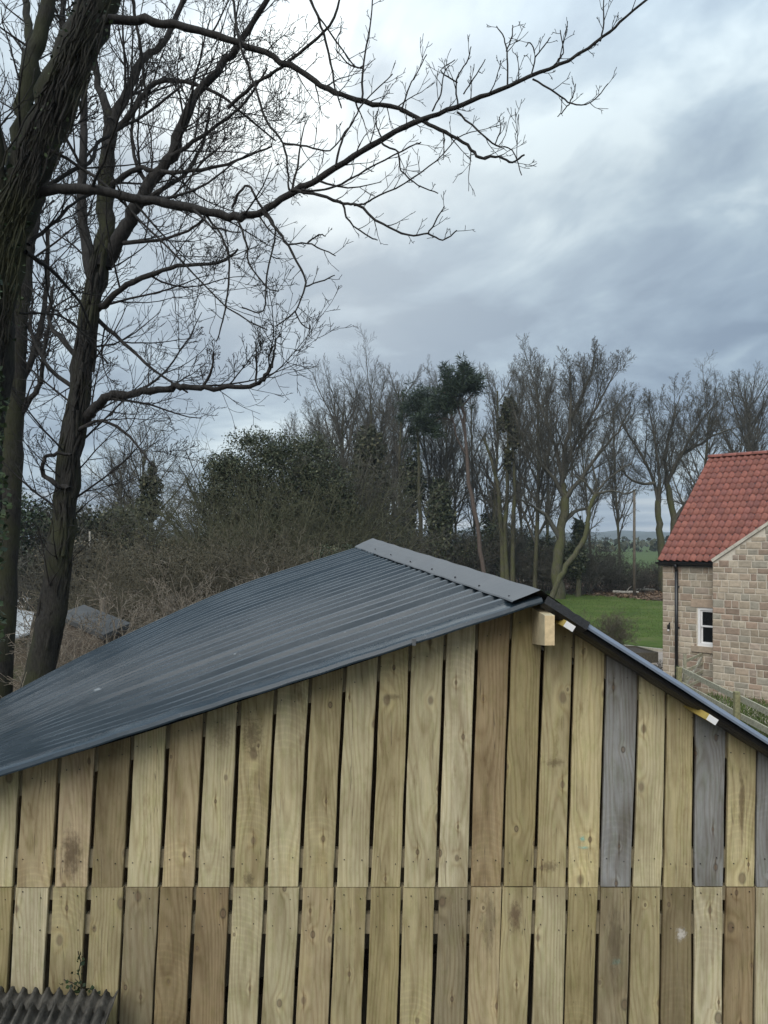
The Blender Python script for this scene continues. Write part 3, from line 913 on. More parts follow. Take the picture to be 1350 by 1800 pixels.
def course_wall(parent, x0, x1, z0, topf, yface, holes=(), limit_x=1e9, rest_name='far_stonework', rng=HR):
    """coursed stones on the plane y = yface, each stone one object up to limit_x"""
    rest = MB(); z = z0
    while True:
        h = rng.choice((.15, .17, .19, .19, .21)); J = .017
        if z + h > 9: break
        x = x0 + rng.uniform(-.0, .0); first = True; anyp = False
        while x < x1 - .05:
            w = rng.uniform(.18, .40) if rng.random() < .8 else rng.uniform(.15, .24)
            if first: w *= rng.uniform(.6, 1); first = False
            if x1 - (x + w) < .14: w = x1 - x
            xa, xb = x, x + w - J; x += w
            zt = min(topf(xa), topf(xb)) - .01
            if z >= zt - .06: continue
            zz = min(z + h - J, zt)
            parts = [(xa, xb, z, zz)]
            for (hx0, hx1, hz0, hz1) in holes:
                np_ = []
                for (a, b, c, d) in parts:
                    if b <= hx0 or a >= hx1 or d <= hz0 or c >= hz1: np_.append((a, b, c, d)); continue
                    if c < hz0 - .05: np_.append((a, b, c, hz0 - .004))
                    elif d > hz1 + .05: np_.append((a, b, hz1 + .004, d))
                    else:
                        if a < hx0 - .05: np_.append((a, hx0 - .004, c, d))
                        if b > hx1 + .05: np_.append((hx1 + .004, b, c, d))
                parts = np_
            for (a, b, c, d) in parts:
                if b - a < .04 or d - c < .04: continue
                anyp = True
                V, F = stone_mesh(b - a, d - c, rng)
                if a < limit_x:
                    cc = rng.choice(STC); v = rng.uniform(.84, 1.12)
                    link('stone', mk_mesh('stone', V, F, M['stone']), parent, (a, yface, c), tuple(q * v for q in cc))
                else:
                    rest.add([(q[0] + a, q[1] + yface, q[2] + c) for q in V], F)
        z += h
        if not anyp and z > 3: break
    if rest.v:
        o = link(rest_name, rest.mesh(rest_name, M['stone']), parent, color=(0.33, 0.26, 0.20)); o['kind'] = 'stuff'


def build_house():
    GX, GYF = 1.56, -0.35          # projecting gable: left edge and face
    GW = 6.0; GP_ = 0.70
    EO = 0.14                      # eave overhang
    RS, RH = 3.64, 3.22
    WX0, WX1, WZ0, WZ1 = 1.0, 1.78, 1.30, 2.37
    # walls: solid cores (mortar) with stones on them
    m = MB()
    m.box(0, WX0, 0, .35, 0, EZ); m.box(WX1, 9, 0, .35, 0, EZ); m.box(WX0, WX1, 0, .35, 0, WZ0); m.box(WX0, WX1, 0, .35, WZ1, EZ)
    mw = link('wall', m.mesh('wall', M['mortar']), house)
    course_wall(mw, 0, 3.0, 0.0, lambda x: EZ, -.001, holes=[(WX0 - .02, WX1 + .02, WZ0 - .17, WZ1 + .24)], limit_x=1.6)
    g = MB()
    top = lambda x: EZ + .02 + GP_ * (x - GX if x < GX + GW / 2 else GX + GW - x)
    ga = [(GX, GYF, 0), (GX + GW, GYF, 0), (GX + GW, GYF, EZ), (GX + GW / 2, GYF, EZ + GP_ * GW / 2), (GX, GYF, EZ)]
    gb = [(x, -.003, z) for x, y, z in ga]
    g.add(ga + gb, [(0, 1, 2, 3, 4), (9, 8, 7, 6, 5), (0, 5, 6, 1), (1, 6, 7, 2), (2, 7, 8, 3), (3, 8, 9, 4), (4, 9, 5, 0)])
    gw = link('gable', g.mesh('gable', M['mortar']), house)
    course_wall(gw, GX, GX + GW, 0.0, lambda x: top(x) - .05, GYF - .001, limit_x=GX + 1.75)
    # return side of the projecting gable
    zz = 0
    while zz < EZ - .2:
        h = HR.choice((.19, .21, .24))
        V, F = stone_mesh(.33, h - .016, HR)
        o = link('stone', mk_mesh('stone', [(y, -x, z) for x, y, z in V], F, M['stone']), gw, (GX, -.012, zz), HR.choice(STC))
        zz += h
    # verge stones up the rake
    L = 0.0; n = 0
    ca = math.atan(GP_); tot = GW / 2 / math.cos(ca)
    while L < tot - .05:
        w = min(HR.uniform(.30, .46), tot - L)
        V = []; lift = HR.uniform(0, .008)
        for yy in (GYF - .05, -.004):
            for (a, b) in ((0, -.075), (w - .012, -.075), (w - .012, .0 + lift), (0, .0 + lift)):
                V.append((a, yy, b))
        Q = MB().add(V, [(0, 1, 2, 3), (7, 6, 5, 4), (0, 4, 5, 1), (1, 5, 6, 2), (2, 6, 7, 3), (3, 7, 4, 0)])
        o = link('verge_stone', Q.mesh('verge_stone', M['stone']), gw, (GX - .03 + L * math.cos(ca), 0, EZ + .045 + L * math.sin(ca)), (0.50, 0.46, 0.38))
        o.rotation_euler = (0, -ca, 0)
        L += w; n += 1
    # left end wall with its own gable, rear wall
    e = MB()
    yb = 2 * RS - EO
    ea = [(0, .352, 0), (0, yb, 0), (0, yb, EZ), (0, RS, EZ + RH - .12), (0, .352, EZ + .28)]
    eb = [(.3, y, z) for x, y, z in ea]
    e.add(ea + eb, [(4, 3, 2, 1, 0), (5, 6, 7, 8, 9), (0, 1, 6, 5), (1, 2, 7, 6), (2, 3, 8, 7), (3, 4, 9, 8), (4, 0, 5, 9)])
    link('end_wall', e.mesh('end_wall', M['stone']), house, color=(0.33, 0.26, 0.20))
    # roof slopes: deck and pantiles
    pa = math.atan2(RH, RS); sl = math.hypot(RS, RH)
    up = np.array((0, math.cos(pa), math.sin(pa))); nm = np.array((0, -math.sin(pa), math.cos(pa)))
    O = np.array((-.10, -EO, EZ - .02))
    d = MB(); LEN = 8.6
    def RP(x, s, h): return O + np.array((x, 0, 0)) + up * s + nm * h
    d.hexa([RP(0.02, .03, -.06), RP(LEN, .03, -.06), RP(LEN, sl, -.06), RP(0.02, sl, -.06), RP(0.02, .03, -.005), RP(LEN, .03, -.005), RP(LEN, sl, -.005), RP(0.02, sl, -.005)])
    # back slope
    bk = [RP(0.02, sl, -.06), RP(LEN, sl, -.06)]
    rb = [(x[0], 2 * (RS - EO) + EO * 2 - x[1] + 0, x[2]) for x in (RP(LEN, 0.03, -.06), RP(0.02, 0.03, -.06))]
    d.add([bk[0] + np.array((0, .002, .05)), bk[1] + np.array((0, .002, .05)), rb[0], rb[1]], [(0, 3, 2, 1)])
    rf = link('roof', d.mesh('roof', M['black']), house)
    W = 0.181; NRW = 17; G = sl / NRW
    K = 9; V = []; F = []
    for (s, h) in ((0, .030), (G * 1.16, .006)):
        for i in range(K + 1):
            t = i / K
            pz = .030 * math.sin((t - .02) * 2 * math.pi) * (1 if t < .5 else .62)
            V.append((t * W * 1.06, s, h + pz))
    for i in range(K + 1):
        V.append((V[i][0], 0.0, V[i][2] - .016))
    n = K + 1
    for i in range(K):
        F.append((i, i + 1, n + i + 1, n + i)); F.append((i, 2 * n + i, 2 * n + i + 1, i + 1))
    tile = mk_mesh('roof_tile', V, F, M['tile'], True)
    rest = MB()
    for r in range(NRW):
        for c in range(int(LEN / W)):
            p = RP(c * W, r * G, .0)
            if c < 16:
                v = HR.uniform(.80, 1.16); base = HR.choice([(0.235, 0.080, 0.056), (0.225, 0.076, 0.054), (0.245, 0.086, 0.060), (0.205, 0.072, 0.055)])
                o = link('roof_tile', tile, rf, (p[0] + HR.uniform(-.003, .003), p[1], p[2]), tuple(q * v for q in base))
                o.rotation_euler = (pa + HR.uniform(-.006, .006), 0, HR.uniform(-.008, .008))
            else:
                rest.add([p + np.array((x, 0, 0)) + up * y + nm * z for x, y, z in V], F)
    o = link('far_tiles', rest.mesh('far_tiles', M['tile']), rf, color=(0.25, 0.088, 0.064)); o['kind'] = 'stuff'
    # ridge tiles
    for k in range(int(LEN / .45)):
        mm = MB(); kk = 8; VV = []
        for xx in (0, .44):
            for i in range(kk + 1):
                a = math.pi * i / kk; VV.append((xx, -.13 * math.cos(a), .10 * math.sin(a)))
        mm.add(VV, [(i, kk + 1 + i, kk + 2 + i, i + 1) for i in range(kk)] + [tuple(range(kk + 1))])
        p = RP(k * .45, sl, -.01)
        link('ridge_tile', mm.mesh('ridge_tile', M['tile'], True), rf, tuple(p), (0.25, 0.085, 0.06))
    # gutter and downpipe
    gm = MB(); kk = 8; VV = []
    for xx in (-.12, GX - .02):
        for i in range(kk + 1):
            a = math.pi + math.pi * i / kk; VV.append((xx, -EO - .03 + .06 * math.cos(a), EZ - .055 + .065 * math.sin(a)))
    gm.add(VV, [(i, i + 1, kk + 2 + i, kk + 1 + i) for i in range(kk)] + [tuple(range(kk + 1)), tuple(range(2 * kk + 1, kk, -1))])
    gu = link('gutter', gm.mesh('gutter', M['black']), house)
    link('fascia', MB().box(-.10, GX - .02, -EO + .05, -.02, EZ - .16, EZ - .045).mesh('fascia', M['black']), house)
    dp = MB().cyl((.434, -.075, .08), (.434, -.075, EZ - .30), .046).cyl((.434, -.075, EZ - .302), (.434, -EO - .02, EZ - .10), .046).cyl((.434, -.075, .085), (.434, -.17, .03), .048)
    dp = link('downpipe', dp.mesh('downpipe', M['black'], True), house)
    for z in (.45, 1.75, 2.9):
        link('bracket', MB().box(.39, .50, -.05, -.015, z, z + .035).mesh('bracket', M['black']), dp)
    # window: lintel, sill, sash frame, panes
    w = link('window', MB().box(WX0 + .001, WX1 - .001, .16, .18, WZ0, WZ1).mesh('window', M['dark']), house)
    fr = MB()
    for (a, b, c, d_) in ((WX0, WX0 + .07, WZ0 + .07, WZ1 - .07), (WX1 - .07, WX1, WZ0 + .07, WZ1 - .07), (WX0, WX1, WZ0, WZ0 + .07), (WX0, WX1, WZ1 - .07, WZ1)):
        fr.box(a, b, .015, .12, c, d_)
    link('frame', fr.mesh('frame', M['white']), w)
    zm = (WZ0 + WZ1) / 2
    for (z0, z1, yy) in ((zm, WZ1 - .072, .045), (WZ0 + .072, zm + .03, .080)):
        q = MB(); a, b = WX0 + .072, WX1 - .072; s = .045
        q.box(a, a + s, yy, yy + .03, z0 + s, z1 - s); q.box(b - s, b, yy, yy + .03, z0 + s, z1 - s); q.box(a, b, yy, yy + .03, z0, z0 + s); q.box(a, b, yy, yy + .03, z1 - s, z1)
        link('sash', q.mesh('sash', M['white']), w)
        link('pane', MB().box(a + s, b - s, yy + .012, yy + .018, z0 + s, z1 - s).mesh('pane', M['glass']), w)
    link('sill', MB().box(WX0 - .16, WX1 + .16, -.07, .15, WZ0 - .16, WZ0 - .005).mesh('sill', M['stone']), w, color=(0.36, 0.285, 0.21))
    link('lintel', MB().box(WX0 - .18, WX1 + .18, -.018, .2, WZ1 + .003, WZ1 + .23).mesh('lintel', M['stone']), w, color=(0.37, 0.28, 0.205))
    # outside wall lamp
    lm = MB().box(.185, .225, -.02, -.005, 1.68, 1.88).cyl((.205, -.02, 1.83), (.205, -.09, 1.83), .012, k=8).cyl((.205, -.09, 1.70), (.205, -.09, 1.82), .030, .034, 10)
    lo = link('outdoor_light', lm.mesh('outdoor_light', M['lamp']), house)
    link('lamp_shade', MB().cyl((.205, -.09, 1.655), (.205, -.09, 1.699), .028, .028, 10).mesh('lamp_shade', M['white']), lo)


build_house()

# ------------------------------------------------------------------ fence, gate, bed by the house
def rail_bar(a, b, w, h, rng, n=5):
    T = MB(); pts = [np.array(a) + (np.array(b) - np.array(a)) * i / n + np.array((0, 0, rng.uniform(-.008, .008))) for i in range(n + 1)]
    for p, q in zip(pts, pts[1:]): T.bar(p, q, w, h)
    return T


def post_rail():
    rng = random.Random(6)
    A = np.array(P(1199, 1210, 20.4)); A[2] = 0; B = np.array(P(1350, 1300, 15.5)); B[2] = 0
    d = B - A; L = np.linalg.norm(d); d /= L
    t = thing('rail_fence', 'mossy weathered post and rail fence running from the gate below the stone gable', 'fence', tuple(A))
    spans = [0, 3.6, 7.2, 10.8]
    nrm = np.array((d[1], -d[0], 0))
    for s in spans:
        p = d * s
        link('post', MB().box(-.055, .055, -.055, .055, 0, .93 if s else .86).mesh('post', M['rail']), t, tuple(p - nrm * .08 * -1), (0.24, 0.225, 0.12))
    for z in (.78, .40):
        for s0, s1 in zip(spans, spans[1:]):
            a = d * (s0 - .04) + np.array((0, 0, z)); b = d * (s1 - .045) + np.array((0, 0, z - .01))
            link('rail', rail_bar(a, b, .04, .13, rng).mesh('rail', M['rail']), t, tuple(nrm * .0), (0.36, 0.34, 0.25))
    # gate leaf leading back to the house
    g0 = np.array(P(1203, 1210, 20.55)); g0[2] = 0
    g1 = np.array(P(1238, 1200, 21.25)); g1[2] = 0
    g = thing('wooden_gate', 'weathered wooden gate with diagonal brace standing ajar beside the house corner', 'gate', tuple(g0))
    e = g1 - g0
    up = np.array((0, 0, 1))
    for z in (.28, .50, .72, .98):
        link('bar', MB().bar(up * z, e + up * (z + .12), .03, .07).mesh('bar', M['rail']), g, color=(0.33, 0.31, 0.22))
    for f in (.02, .98):
        link('stile', MB().bar(e * f + up * .2, e * f + up * 1.18, .05, .08, up=(1, 0, 0)).mesh('stile', M['rail']), g, color=(0.30, 0.28, 0.20))
    off = np.array((-.03, -.03, 0))
    link('brace', MB().bar(e * .05 + up * .3 + off, e * .95 + up * 1.05 + off, .03, .06).mesh('brace', M['rail']), g, color=(0.42, 0.40, 0.32))
    link('brace', MB().bar(e * .95 + up * .35 + off * 2, e * .4 + up * .66 + off * 2, .03, .06).mesh('brace', M['rail']), g, color=(0.42, 0.40, 0.32))
    for X, D, h, c, lab in ((1240, 21.3, 1.28, (0.20, 0.17, 0.11), 'dark timber gate post next to the wooden gate'), (1259, 20.9, 1.18, (0.34, 0.34, 0.31), 'squat grey gate post against the stone gable corner')):
        p = np.array(P(X, 1200, D)); p[2] = 0
        o = link('gate_post', MB().box(-.06, .06, -.06, .06, 0, h).mesh('gate_post', M['rail']), None, tuple(p), c); tag(o, lab, 'post', 'posts by the gate')
    # raised bed on the terrace
    q = GP(1128, 1166)
    b = thing('raised_bed', 'low dark timber raised bed between the lawn and the house terrace', 'planter', (q[0] - .3, q[1], 0.009), .15)
    for (x0, x1, y0, y1) in ((-1.6, .85, -.05, 0), (-1.6, .85, 1.5, 1.55), (-1.65, -1.6, -.05, 1.55), (.85, .9, -.05, 1.55)):
        link('plank', MB().box(x0, x1, y0, y1, 0, .36).mesh('plank', M['rail']), b, color=(0.10, 0.088, 0.065))
    link('soil', MB().box(-1.6, .85, 0.001, 1.499, 0.01, .31).mesh('soil', M['soil']), b)
    # pale stone edging of the lawn
    k = thing('lawn_edging', 'row of pale stone edging where the lawn meets the terrace', 'kerb', (0, 0, 0))
    a = np.array((*GP(1085, 1137), 0)); c = np.array((*GP(1166, 1146), 0))
    n = 9
    for i in range(n):
        p0 = a + (c - a) * i / n; p1 = a + (c - a) * (i + .96) / n
        link('edging_stone', MB().bar(p0 + up * .05, p1 + up * .05, .13, .12).mesh('edging_stone', M['stone']), k, color=(0.46, 0.42, 0.34))


post_rail()

# ------------------------------------------------------------------ trees
def grow(T, rng, p, d, L, r, lvl, S, rmin):
    """recursive branch; S[lvl] = (segments, sides, wobble, lift, children, angle, length ratio, first child)"""
    seg, k, wob, lift, nch, ang, lr, t0 = S[lvl]
    pts = [p]; rad = [r]; dirs = [d]
    step = L / seg; rend = max(rmin * .6, r * (0.32 if lvl < len(S) - 1 else .45))
    x, y, z = p; dx, dy, dz = d
    for i in range(seg):
        dx += rng.gauss(0, wob); dy += rng.gauss(0, wob); dz += rng.gauss(0, wob) + lift
        n = math.sqrt(dx * dx + dy * dy + dz * dz); dx /= n; dy /= n; dz /= n
        x += dx * step; y += dy * step; z += dz * step
        pts.append((x, y, z)); dirs.append((dx, dy, dz)); rad.append(max(rmin, r + (rend - r) * (i + 1) / seg))
    T[min(lvl, len(T) - 1)].add(pts, rad, k)
    if lvl + 1 >= len(S): return
    nc = max(0, int(nch * rng.uniform(.75, 1.25) + .5)); az = rng.uniform(0, 6.28)
    for j in range(nc):
        t = t0 + (1 - t0) * (j + rng.uniform(.1, .9)) / nc
        f = t * seg; i = min(seg - 1, int(f)); f -= i
        q = tuple(pts[i][c] + (pts[i + 1][c] - pts[i][c]) * f for c in range(3))
        az += 2.4 + rng.uniform(-.5, .5)
        cd = side_dir(dirs[i + 1], ang * rng.uniform(.75, 1.25), az)
        ll = L * lr * (1.12 - .62 * t) * rng.uniform(.7, 1.2)
        grow(T, rng, q, cd, ll, max(rmin, (r + (rend - r) * t) * .62), lvl + 1, S, rmin)


def side_dir(t, a, az):
    tx, ty, tz = t
    if abs(tz) < .9: ux, uy, uz = ty, -tx, 0.0
    else: ux, uy, uz = 0.0, tz, -ty
    n = math.sqrt(ux * ux + uy * uy + uz * uz) or 1; ux /= n; uy /= n; uz /= n
    wx, wy, wz = ty * uz - tz * uy, tz * ux - tx * uz, tx * uy - ty * ux
    c, s = math.cos(a), math.sin(a); ca, sa = math.cos(az), math.sin(az)
    return (tx * c + s * (ux * ca + wx * sa), ty * c + s * (uy * ca + wy * sa), tz * c + s * (uz * ca + wz * sa))


def smooth_path(path, n=4):
    """Catmull-Rom through tuples of any length"""
    A = [np.array(p, float) for p in path]; out = []
    for i in range(len(A) - 1):
        p0 = A[max(0, i - 1)]; p1 = A[i]; p2 = A[i + 1]; p3 = A[min(len(A) - 1, i + 2)]
        for k in range(n):
            t = k / n
            out.append(.5 * ((2 * p1) + (-p0 + p2) * t + (2 * p0 - 5 * p1 + 4 * p2 - p3) * t * t + (-p0 + 3 * p1 - 3 * p2 + p3) * t**3))
    out.append(A[-1]); return out


def traced(T, px, D0, D1, w0, w1, org, k=6, rng=R, nsub=4, power=0.8, jig=0.0):
    """limb following photograph pixels; widths in pixels; returns 3-D points and radii"""
    sp = smooth_path(px, nsub); n = len(sp); pts = []; rad = []
    for i, (X, Y) in enumerate(sp):
        t = i / (n - 1); D = D0 + (D1 - D0) * t + jig * math.sin(i * 1.1)
        wj = min(2.2, .10 * (w0 + (w1 - w0) * t ** power) + .35) if 0 < i < n - 1 else 0
        q = np.array(P(X + rng.gauss(0, wj), Y + rng.gauss(0, wj), D)) - org
        pts.append(tuple(q)); rad.append((w0 + (w1 - w0) * t ** power) * .5 * D / FPX * (1 + rng.uniform(-.09, .09)))
    T.add(pts, rad, k)
    return pts, rad


def sprout(T, rng, pts, rad, spacing, Lr, S, rmin, ang=0.9, t0=0.1, t1=1.0, upb=0.25, rscale=.5, taper=.45):
    n = len(pts); acc = 0; tot = sum(math.dist(a, b) for a, b in zip(pts, pts[1:])); run = 0; nxt = tot * t0
    az = rng.uniform(0, 6)
    for i in range(n - 1):
        a, b = pts[i], pts[i + 1]; L = math.dist(a, b)
        if L < 1e-6: continue
        t = tuple((b[c] - a[c]) / L for c in range(3))
        while nxt < run + L:
            if nxt > tot * t1: return
            f = (nxt - run) / L; q = tuple(a[c] + (b[c] - a[c]) * f for c in range(3))
            az += 2.4 + rng.uniform(-.8, .8)
            d = side_dir(t, ang * rng.uniform(.7, 1.3), az); d = (d[0], d[1], d[2] + upb)
            m = math.sqrt(sum(v * v for v in d)); d = tuple(v / m for v in d)
            LL = min(rng.uniform(*Lr), .6 * tot) * (1 - taper * nxt / tot)
            grow(T, rng, q, d, LL, max(rmin, min(rad[i] * rscale, LL * .013 + .002)), 0, S, rmin)
            nxt += spacing * rng.uniform(.5, 1.5)
        run += L
    # leave the tip as a twig


def near_trees():
    rng = random.Random(77)
    # ---- the nearest tree: leaning ivy-dark trunk at the left edge
    o1 = np.array((-3.55, 6.6, 0.0))
    t1 = thing('bare_tree', 'nearest bare tree leaning in from the left edge with long bough across the sky', 'tree', tuple(o1))
    tr = Tubes(); lb = Tubes(); tw = Tubes()
    traced(tr, [(-85, 1660), (-70, 1300), (-52, 1000), (-35, 800), (-18, 650), (-2, 500), (22, 380), (52, 290), (90, 200), (130, 100), (165, 20), (205, -90), (250, -250), (280, -420)], 6.6, 6.9, 76, 66, o1, 14, rng, 4, .9)
    p0, r0 = traced(tr, [(22, 380), (25, 300), (42, 210), (52, 120), (70, 60), (95, -30), (130, -160)], 6.7, 7.3, 40, 20, o1, 9, rng)
    p00, r00 = traced(tr, [(10, 430), (0, 330), (-15, 200), (-20, 80), (-40, -60)], 6.7, 6.3, 34, 16, o1, 8, rng)
    pf, rf = traced(tr, [(45, -0), (52, 60), (60, 130), (35, 200)][::-1], 6.9, 7.6, 22, 12, o1, 8, rng)
    TW = [(6, 4, .09, .05, 3, .65, .6, .2), (5, 3, .11, .07, 2, .7, .55, .3), (4, 3, .12, .08, 0, 0, 0, 0)]
    TWs = TW[1:]
    RM = .0023
    A = [(185, 36), (240, 35), (300, 42), (350, 55), (420, 75), (480, 100), (540, 135), (590, 163), (640, 180), (700, 190), (744, 214), (783, 233), (822, 256), (844, 278), (878, 275), (900, 286), (922, 272)]
    B = [(60, 340), (100, 333), (150, 333), (250, 350), (330, 365), (400, 379), (440, 380), (470, 365), (520, 335), (560, 315), (620, 275), (680, 240), (740, 210), (800, 188), (860, 165), (930, 135), (1000, 105), (1060, 65), (1100, 30), (1160, -20)]
    pa, ra = traced(lb, A, 6.7, 5.9, 17, 3.0, o1, 8, rng, 4, .75)
    pb, rb = traced(lb, B, 6.6, 5.6, 19, 3.6, o1, 8, rng, 4, .95)
    sprout([tw], rng, pb, rb, .16, (.12, .5), TW, RM, .9, .45, .97, .35, .4, .55)
    sprout([tw], rng, pb, rb, .30, (.5, 1.1), TW, RM, .9, .1, .5, -.1, .4, .5)
    sprout([tw], rng, pa, ra, .13, (.2, .6), TW, RM, .9, .25, 1, .1, .4, .4)
    for path, D0, D1, w0, w1 in (
            ([(461, 370), (486, 403), (506, 433), (534, 484), (536, 504), (519, 547), (484, 574)], 6.2, 6.0, 6, 2.2),
            ([(536, 504), (570, 492), (588, 484)], 6.1, 6.0, 3, 2), ([(519, 547), (530, 570), (545, 578)], 6.0, 6.0, 3, 2),
            ([(505, 430), (540, 428), (565, 438), (590, 450)], 6.1, 6.0, 3.4, 2), ([(540, 428), (560, 412), (572, 415)], 6.1, 6.0, 3, 2),
            ([(418, 386), (433, 428), (438, 463), (468, 504), (490, 512)], 6.3, 6.2, 4.5, 2.2),
            ([(360, 375), (388, 413), (403, 463), (398, 534), (390, 570), (380, 600)], 6.4, 6.2, 5, 2.2),
            ([(408, 366), (418, 343), (436, 327), (453, 353), (484, 403), (468, 484), (463, 546), (425, 540)], 6.3, 6.1, 5, 2.4),
            ([(511, 335), (564, 343), (604, 358), (628, 361), (672, 394), (717, 414), (753, 411), (778, 422), (803, 405)], 6.1, 5.8, 6.5, 2.2),
            ([(603, 360), (614, 389), (650, 417), (664, 422)], 6.0, 5.9, 4, 2), ([(753, 411), (768, 385), (781, 362)], 5.8, 5.8, 3, 2),
            ([(622, 361), (640, 358), (655, 350), (711, 322), (767, 283), (805, 239)], 6.0, 5.9, 4, 2),
            ([(530, 334), (560, 335), (600, 324), (660, 290), (720, 258), (740, 250)], 6.0, 5.9, 4.5, 2.2),
            ([(668, 250), (680, 258), (700, 268), (705, 300), (735, 325), (770, 340)], 5.9, 5.9, 4.2, 2),
            ([(892, 153), (892, 100), (886, 67), (873, 46)], 5.7, 5.7, 3.5, 1.8), ([(890, 90), (900, 62), (901, 44)], 5.7, 5.7, 2.6, 1.8),
            ([(933, 135), (941, 100), (932, 75), (924, 82)], 5.7, 5.7, 3, 1.8), ([(941, 100), (955, 82), (968, 65)], 5.7, 5.7, 2.6, 1.8),
            ([(972, 117), (985, 100), (990, 88), (985, 53)], 5.7, 5.7, 3, 1.8), ([(1055, 72), (1061, 40), (1060, -10)], 5.65, 5.65, 3.4, 2),
            ([(936, 139), (978, 164), (1006, 183), (1039, 180), (1069, 147)], 5.7, 5.65, 3.6, 1.8), ([(1002, 180), (1010, 160), (1012, 147)], 5.7, 5.7, 2.4, 1.7), ([(1002, 180), (990, 195), (980, 205)], 5.7, 5.7, 2.4, 1.7),
            ([(803, 197), (839, 228), (872, 256), (900, 264), (917, 308)], 5.85, 5.8, 4, 1.8), ([(870, 254), (880, 225), (877, 205)], 5.8, 5.8, 2.6, 1.7),
            ([(636, 176), (639, 111), (650, 50), (656, -10)], 6.1, 6.1, 4.2, 2.2), ([(638, 120), (610, 110), (590, 80), (600, 50)], 6.1, 6.1, 3, 1.8),
            ([(805, 186), (803, 140), (820, 110), (828, 82)], 5.85, 5.85, 3.4, 1.8), ([(804, 145), (775, 125), (800, 105)], 5.85, 5.85, 2.8, 1.7), ([(815, 165), (838, 130), (853, 104)], 5.85, 5.85, 2.8, 1.7),
            ([(760, 195), (775, 165), (780, 130), (790, 115)], 5.9, 5.9, 3, 1.8), ([(707, 190), (720, 150), (730, 135), (750, 96)], 5.9, 5.9, 3, 1.8),
            ([(670, 240), (660, 215), (663, 195)], 5.95, 5.95, 3, 1.8), ([(590, 293), (600, 250), (620, 215), (640, 180), (690, 130)], 6.0, 6.0, 4.4, 2),
            ([(541, -10), (564, 45), (579, 100), (589, 156), (600, 190)], 6.2, 6.1, 5.5, 2.4), ([(600, -10), (579, 45), (534, 86), (484, 126), (443, 151), (400, 190)], 6.9, 7.2, 4, 7),
            ([(408, -10), (423, 80), (448, 151), (468, 211), (498, 252), (506, 302), (508, 334)], 6.5, 6.2, 5, 3.5),
            ([(498, 252), (540, 258), (580, 264), (612, 225)], 6.2, 6.0, 4, 2.2), ([(560, 30), (600, 85), (625, 118), (638, 115)], 6.1, 6.1, 3.4, 2),
            ([(232, -10), (245, 70), (255, 150), (258, 190)], 6.9, 7.0, 6, 4)):
        p, r = traced(lb, path, D0, D1, w0, w1, o1, 5, rng, 4, 1.0, .01)
        sprout([tw], rng, p, r, .10, (.07, .30), TWs, RM, .85, .25, 1.0, .25, .6, .3)
    for path, D0, D1, w0, w1 in (([(75, 333), (126, 302), (161, 282), (171, 252), (211, 227), (262, 196), (320, 150)], 6.7, 7.4, 9, 4),
                                 ([(45, 443), (100, 484), (141, 534), (170, 600)], 6.7, 7.6, 9, 3), ([(50, 430), (100, 385), (140, 350), (190, 330)], 6.7, 7.2, 8, 4),
                                 ([(90, 265), (150, 300), (200, 340), (250, 390), (320, 460), (400, 540), (470, 580)], 6.7, 6.2, 7, 2.4),
                                 ([(30, 549), (100, 554), (141, 580), (190, 640)], 6.7, 7.2, 5, 2)):
        p, r = traced(lb, path, D0, D1, w0, w1, o1, 6, rng)
        sprout([tw], rng, p, r, .15, (.3, .9), TW, RM, .8, .2, 1.0, .1, .5, .3)
    sprout([tw], rng, p0, r0, .22, (.4, 1.2), TW, RM, .9, .1, 1.0, .3, .3, .3)
    sprout([tw], rng, p00, r00, .22, (.4, 1.2), TW, RM, .9, .1, 1.0, .3, .3, .3)
    sprout([tw], rng, pf, rf, .22, (.4, 1.0), TW, RM, .9, .1, 1.0, .3, .3, .3)
    link('trunk', tr.mesh('trunk', M['bark']), t1)
    cr = link('crown', lb.mesh('crown', M['twig']), t1)
    link('twigs', tw.mesh('twigs', M['twig']), cr)
    print('tree1 tubes', tw.count())
    # ivy on the trunk: leaves low down, bare stems higher
    C = []; Dn = []
    for Y0, Y1, n, X0, X1 in ((480, 760, 300, -40, 0), (700, 1000, 600, -60, 12), (1000, 1240, 300, -60, 2)):
        for _ in range(n):
            Y = rng.uniform(Y0, Y1); X = rng.uniform(X0, X1) + 6 * math.sin(Y * .03)
            C.append(np.array(P(X, Y, 6.55 - rng.uniform(.0, .55))) - o1)
    link('ivy', leaf_mesh('ivy', C, .055, M['ivy'], NR, .85), t1)
    st = Tubes()
    for _ in range(210):
        Y = rng.uniform(-40, 640); Xc = float(np.interp(Y, [-90, 20, 100, 200, 290, 380, 500, 650, 800], [205, 165, 130, 90, 52, 22, -2, -18, -35]))
        X = Xc + rng.uniform(-29, 29); pts = []
        x, y = X, Y
        for i in range(7):
            pts.append(tuple(np.array(P(x, y, 6.42 + rng.uniform(-.06, .1))) - o1)); dy = rng.uniform(14, 34); y += dy; x += rng.gauss(-.36 * dy if Y < 420 else -.15 * dy, 5)
        st.add(pts, [rng.uniform(.003, .010)] * 7, 5)
    link('ivy_stem', st.mesh('ivy_stem', M['bark']), t1)
    C = []
    for _ in range(900):
        Y = rng.uniform(-60, 600); Xc = float(np.interp(Y, [-90, 20, 100, 200, 290, 380, 500, 650], [205, 165, 130, 90, 52, 22, -2, -18]))
        if math.sin(Y * .021 + Xc) < -.2: continue
        C.append(np.array(P(Xc + rng.choice((-1, 1)) * rng.uniform(8, 44), Y, 6.45 + rng.uniform(-.05, .2))) - o1)
    link('dead_ivy', leaf_mesh('dead_ivy', C, .035, M['ivy'], NR, .7), t1)

    # ---- second tree, behind: fork and dense crown
    o2 = np.array((-5.65, 11.6, 0.0))
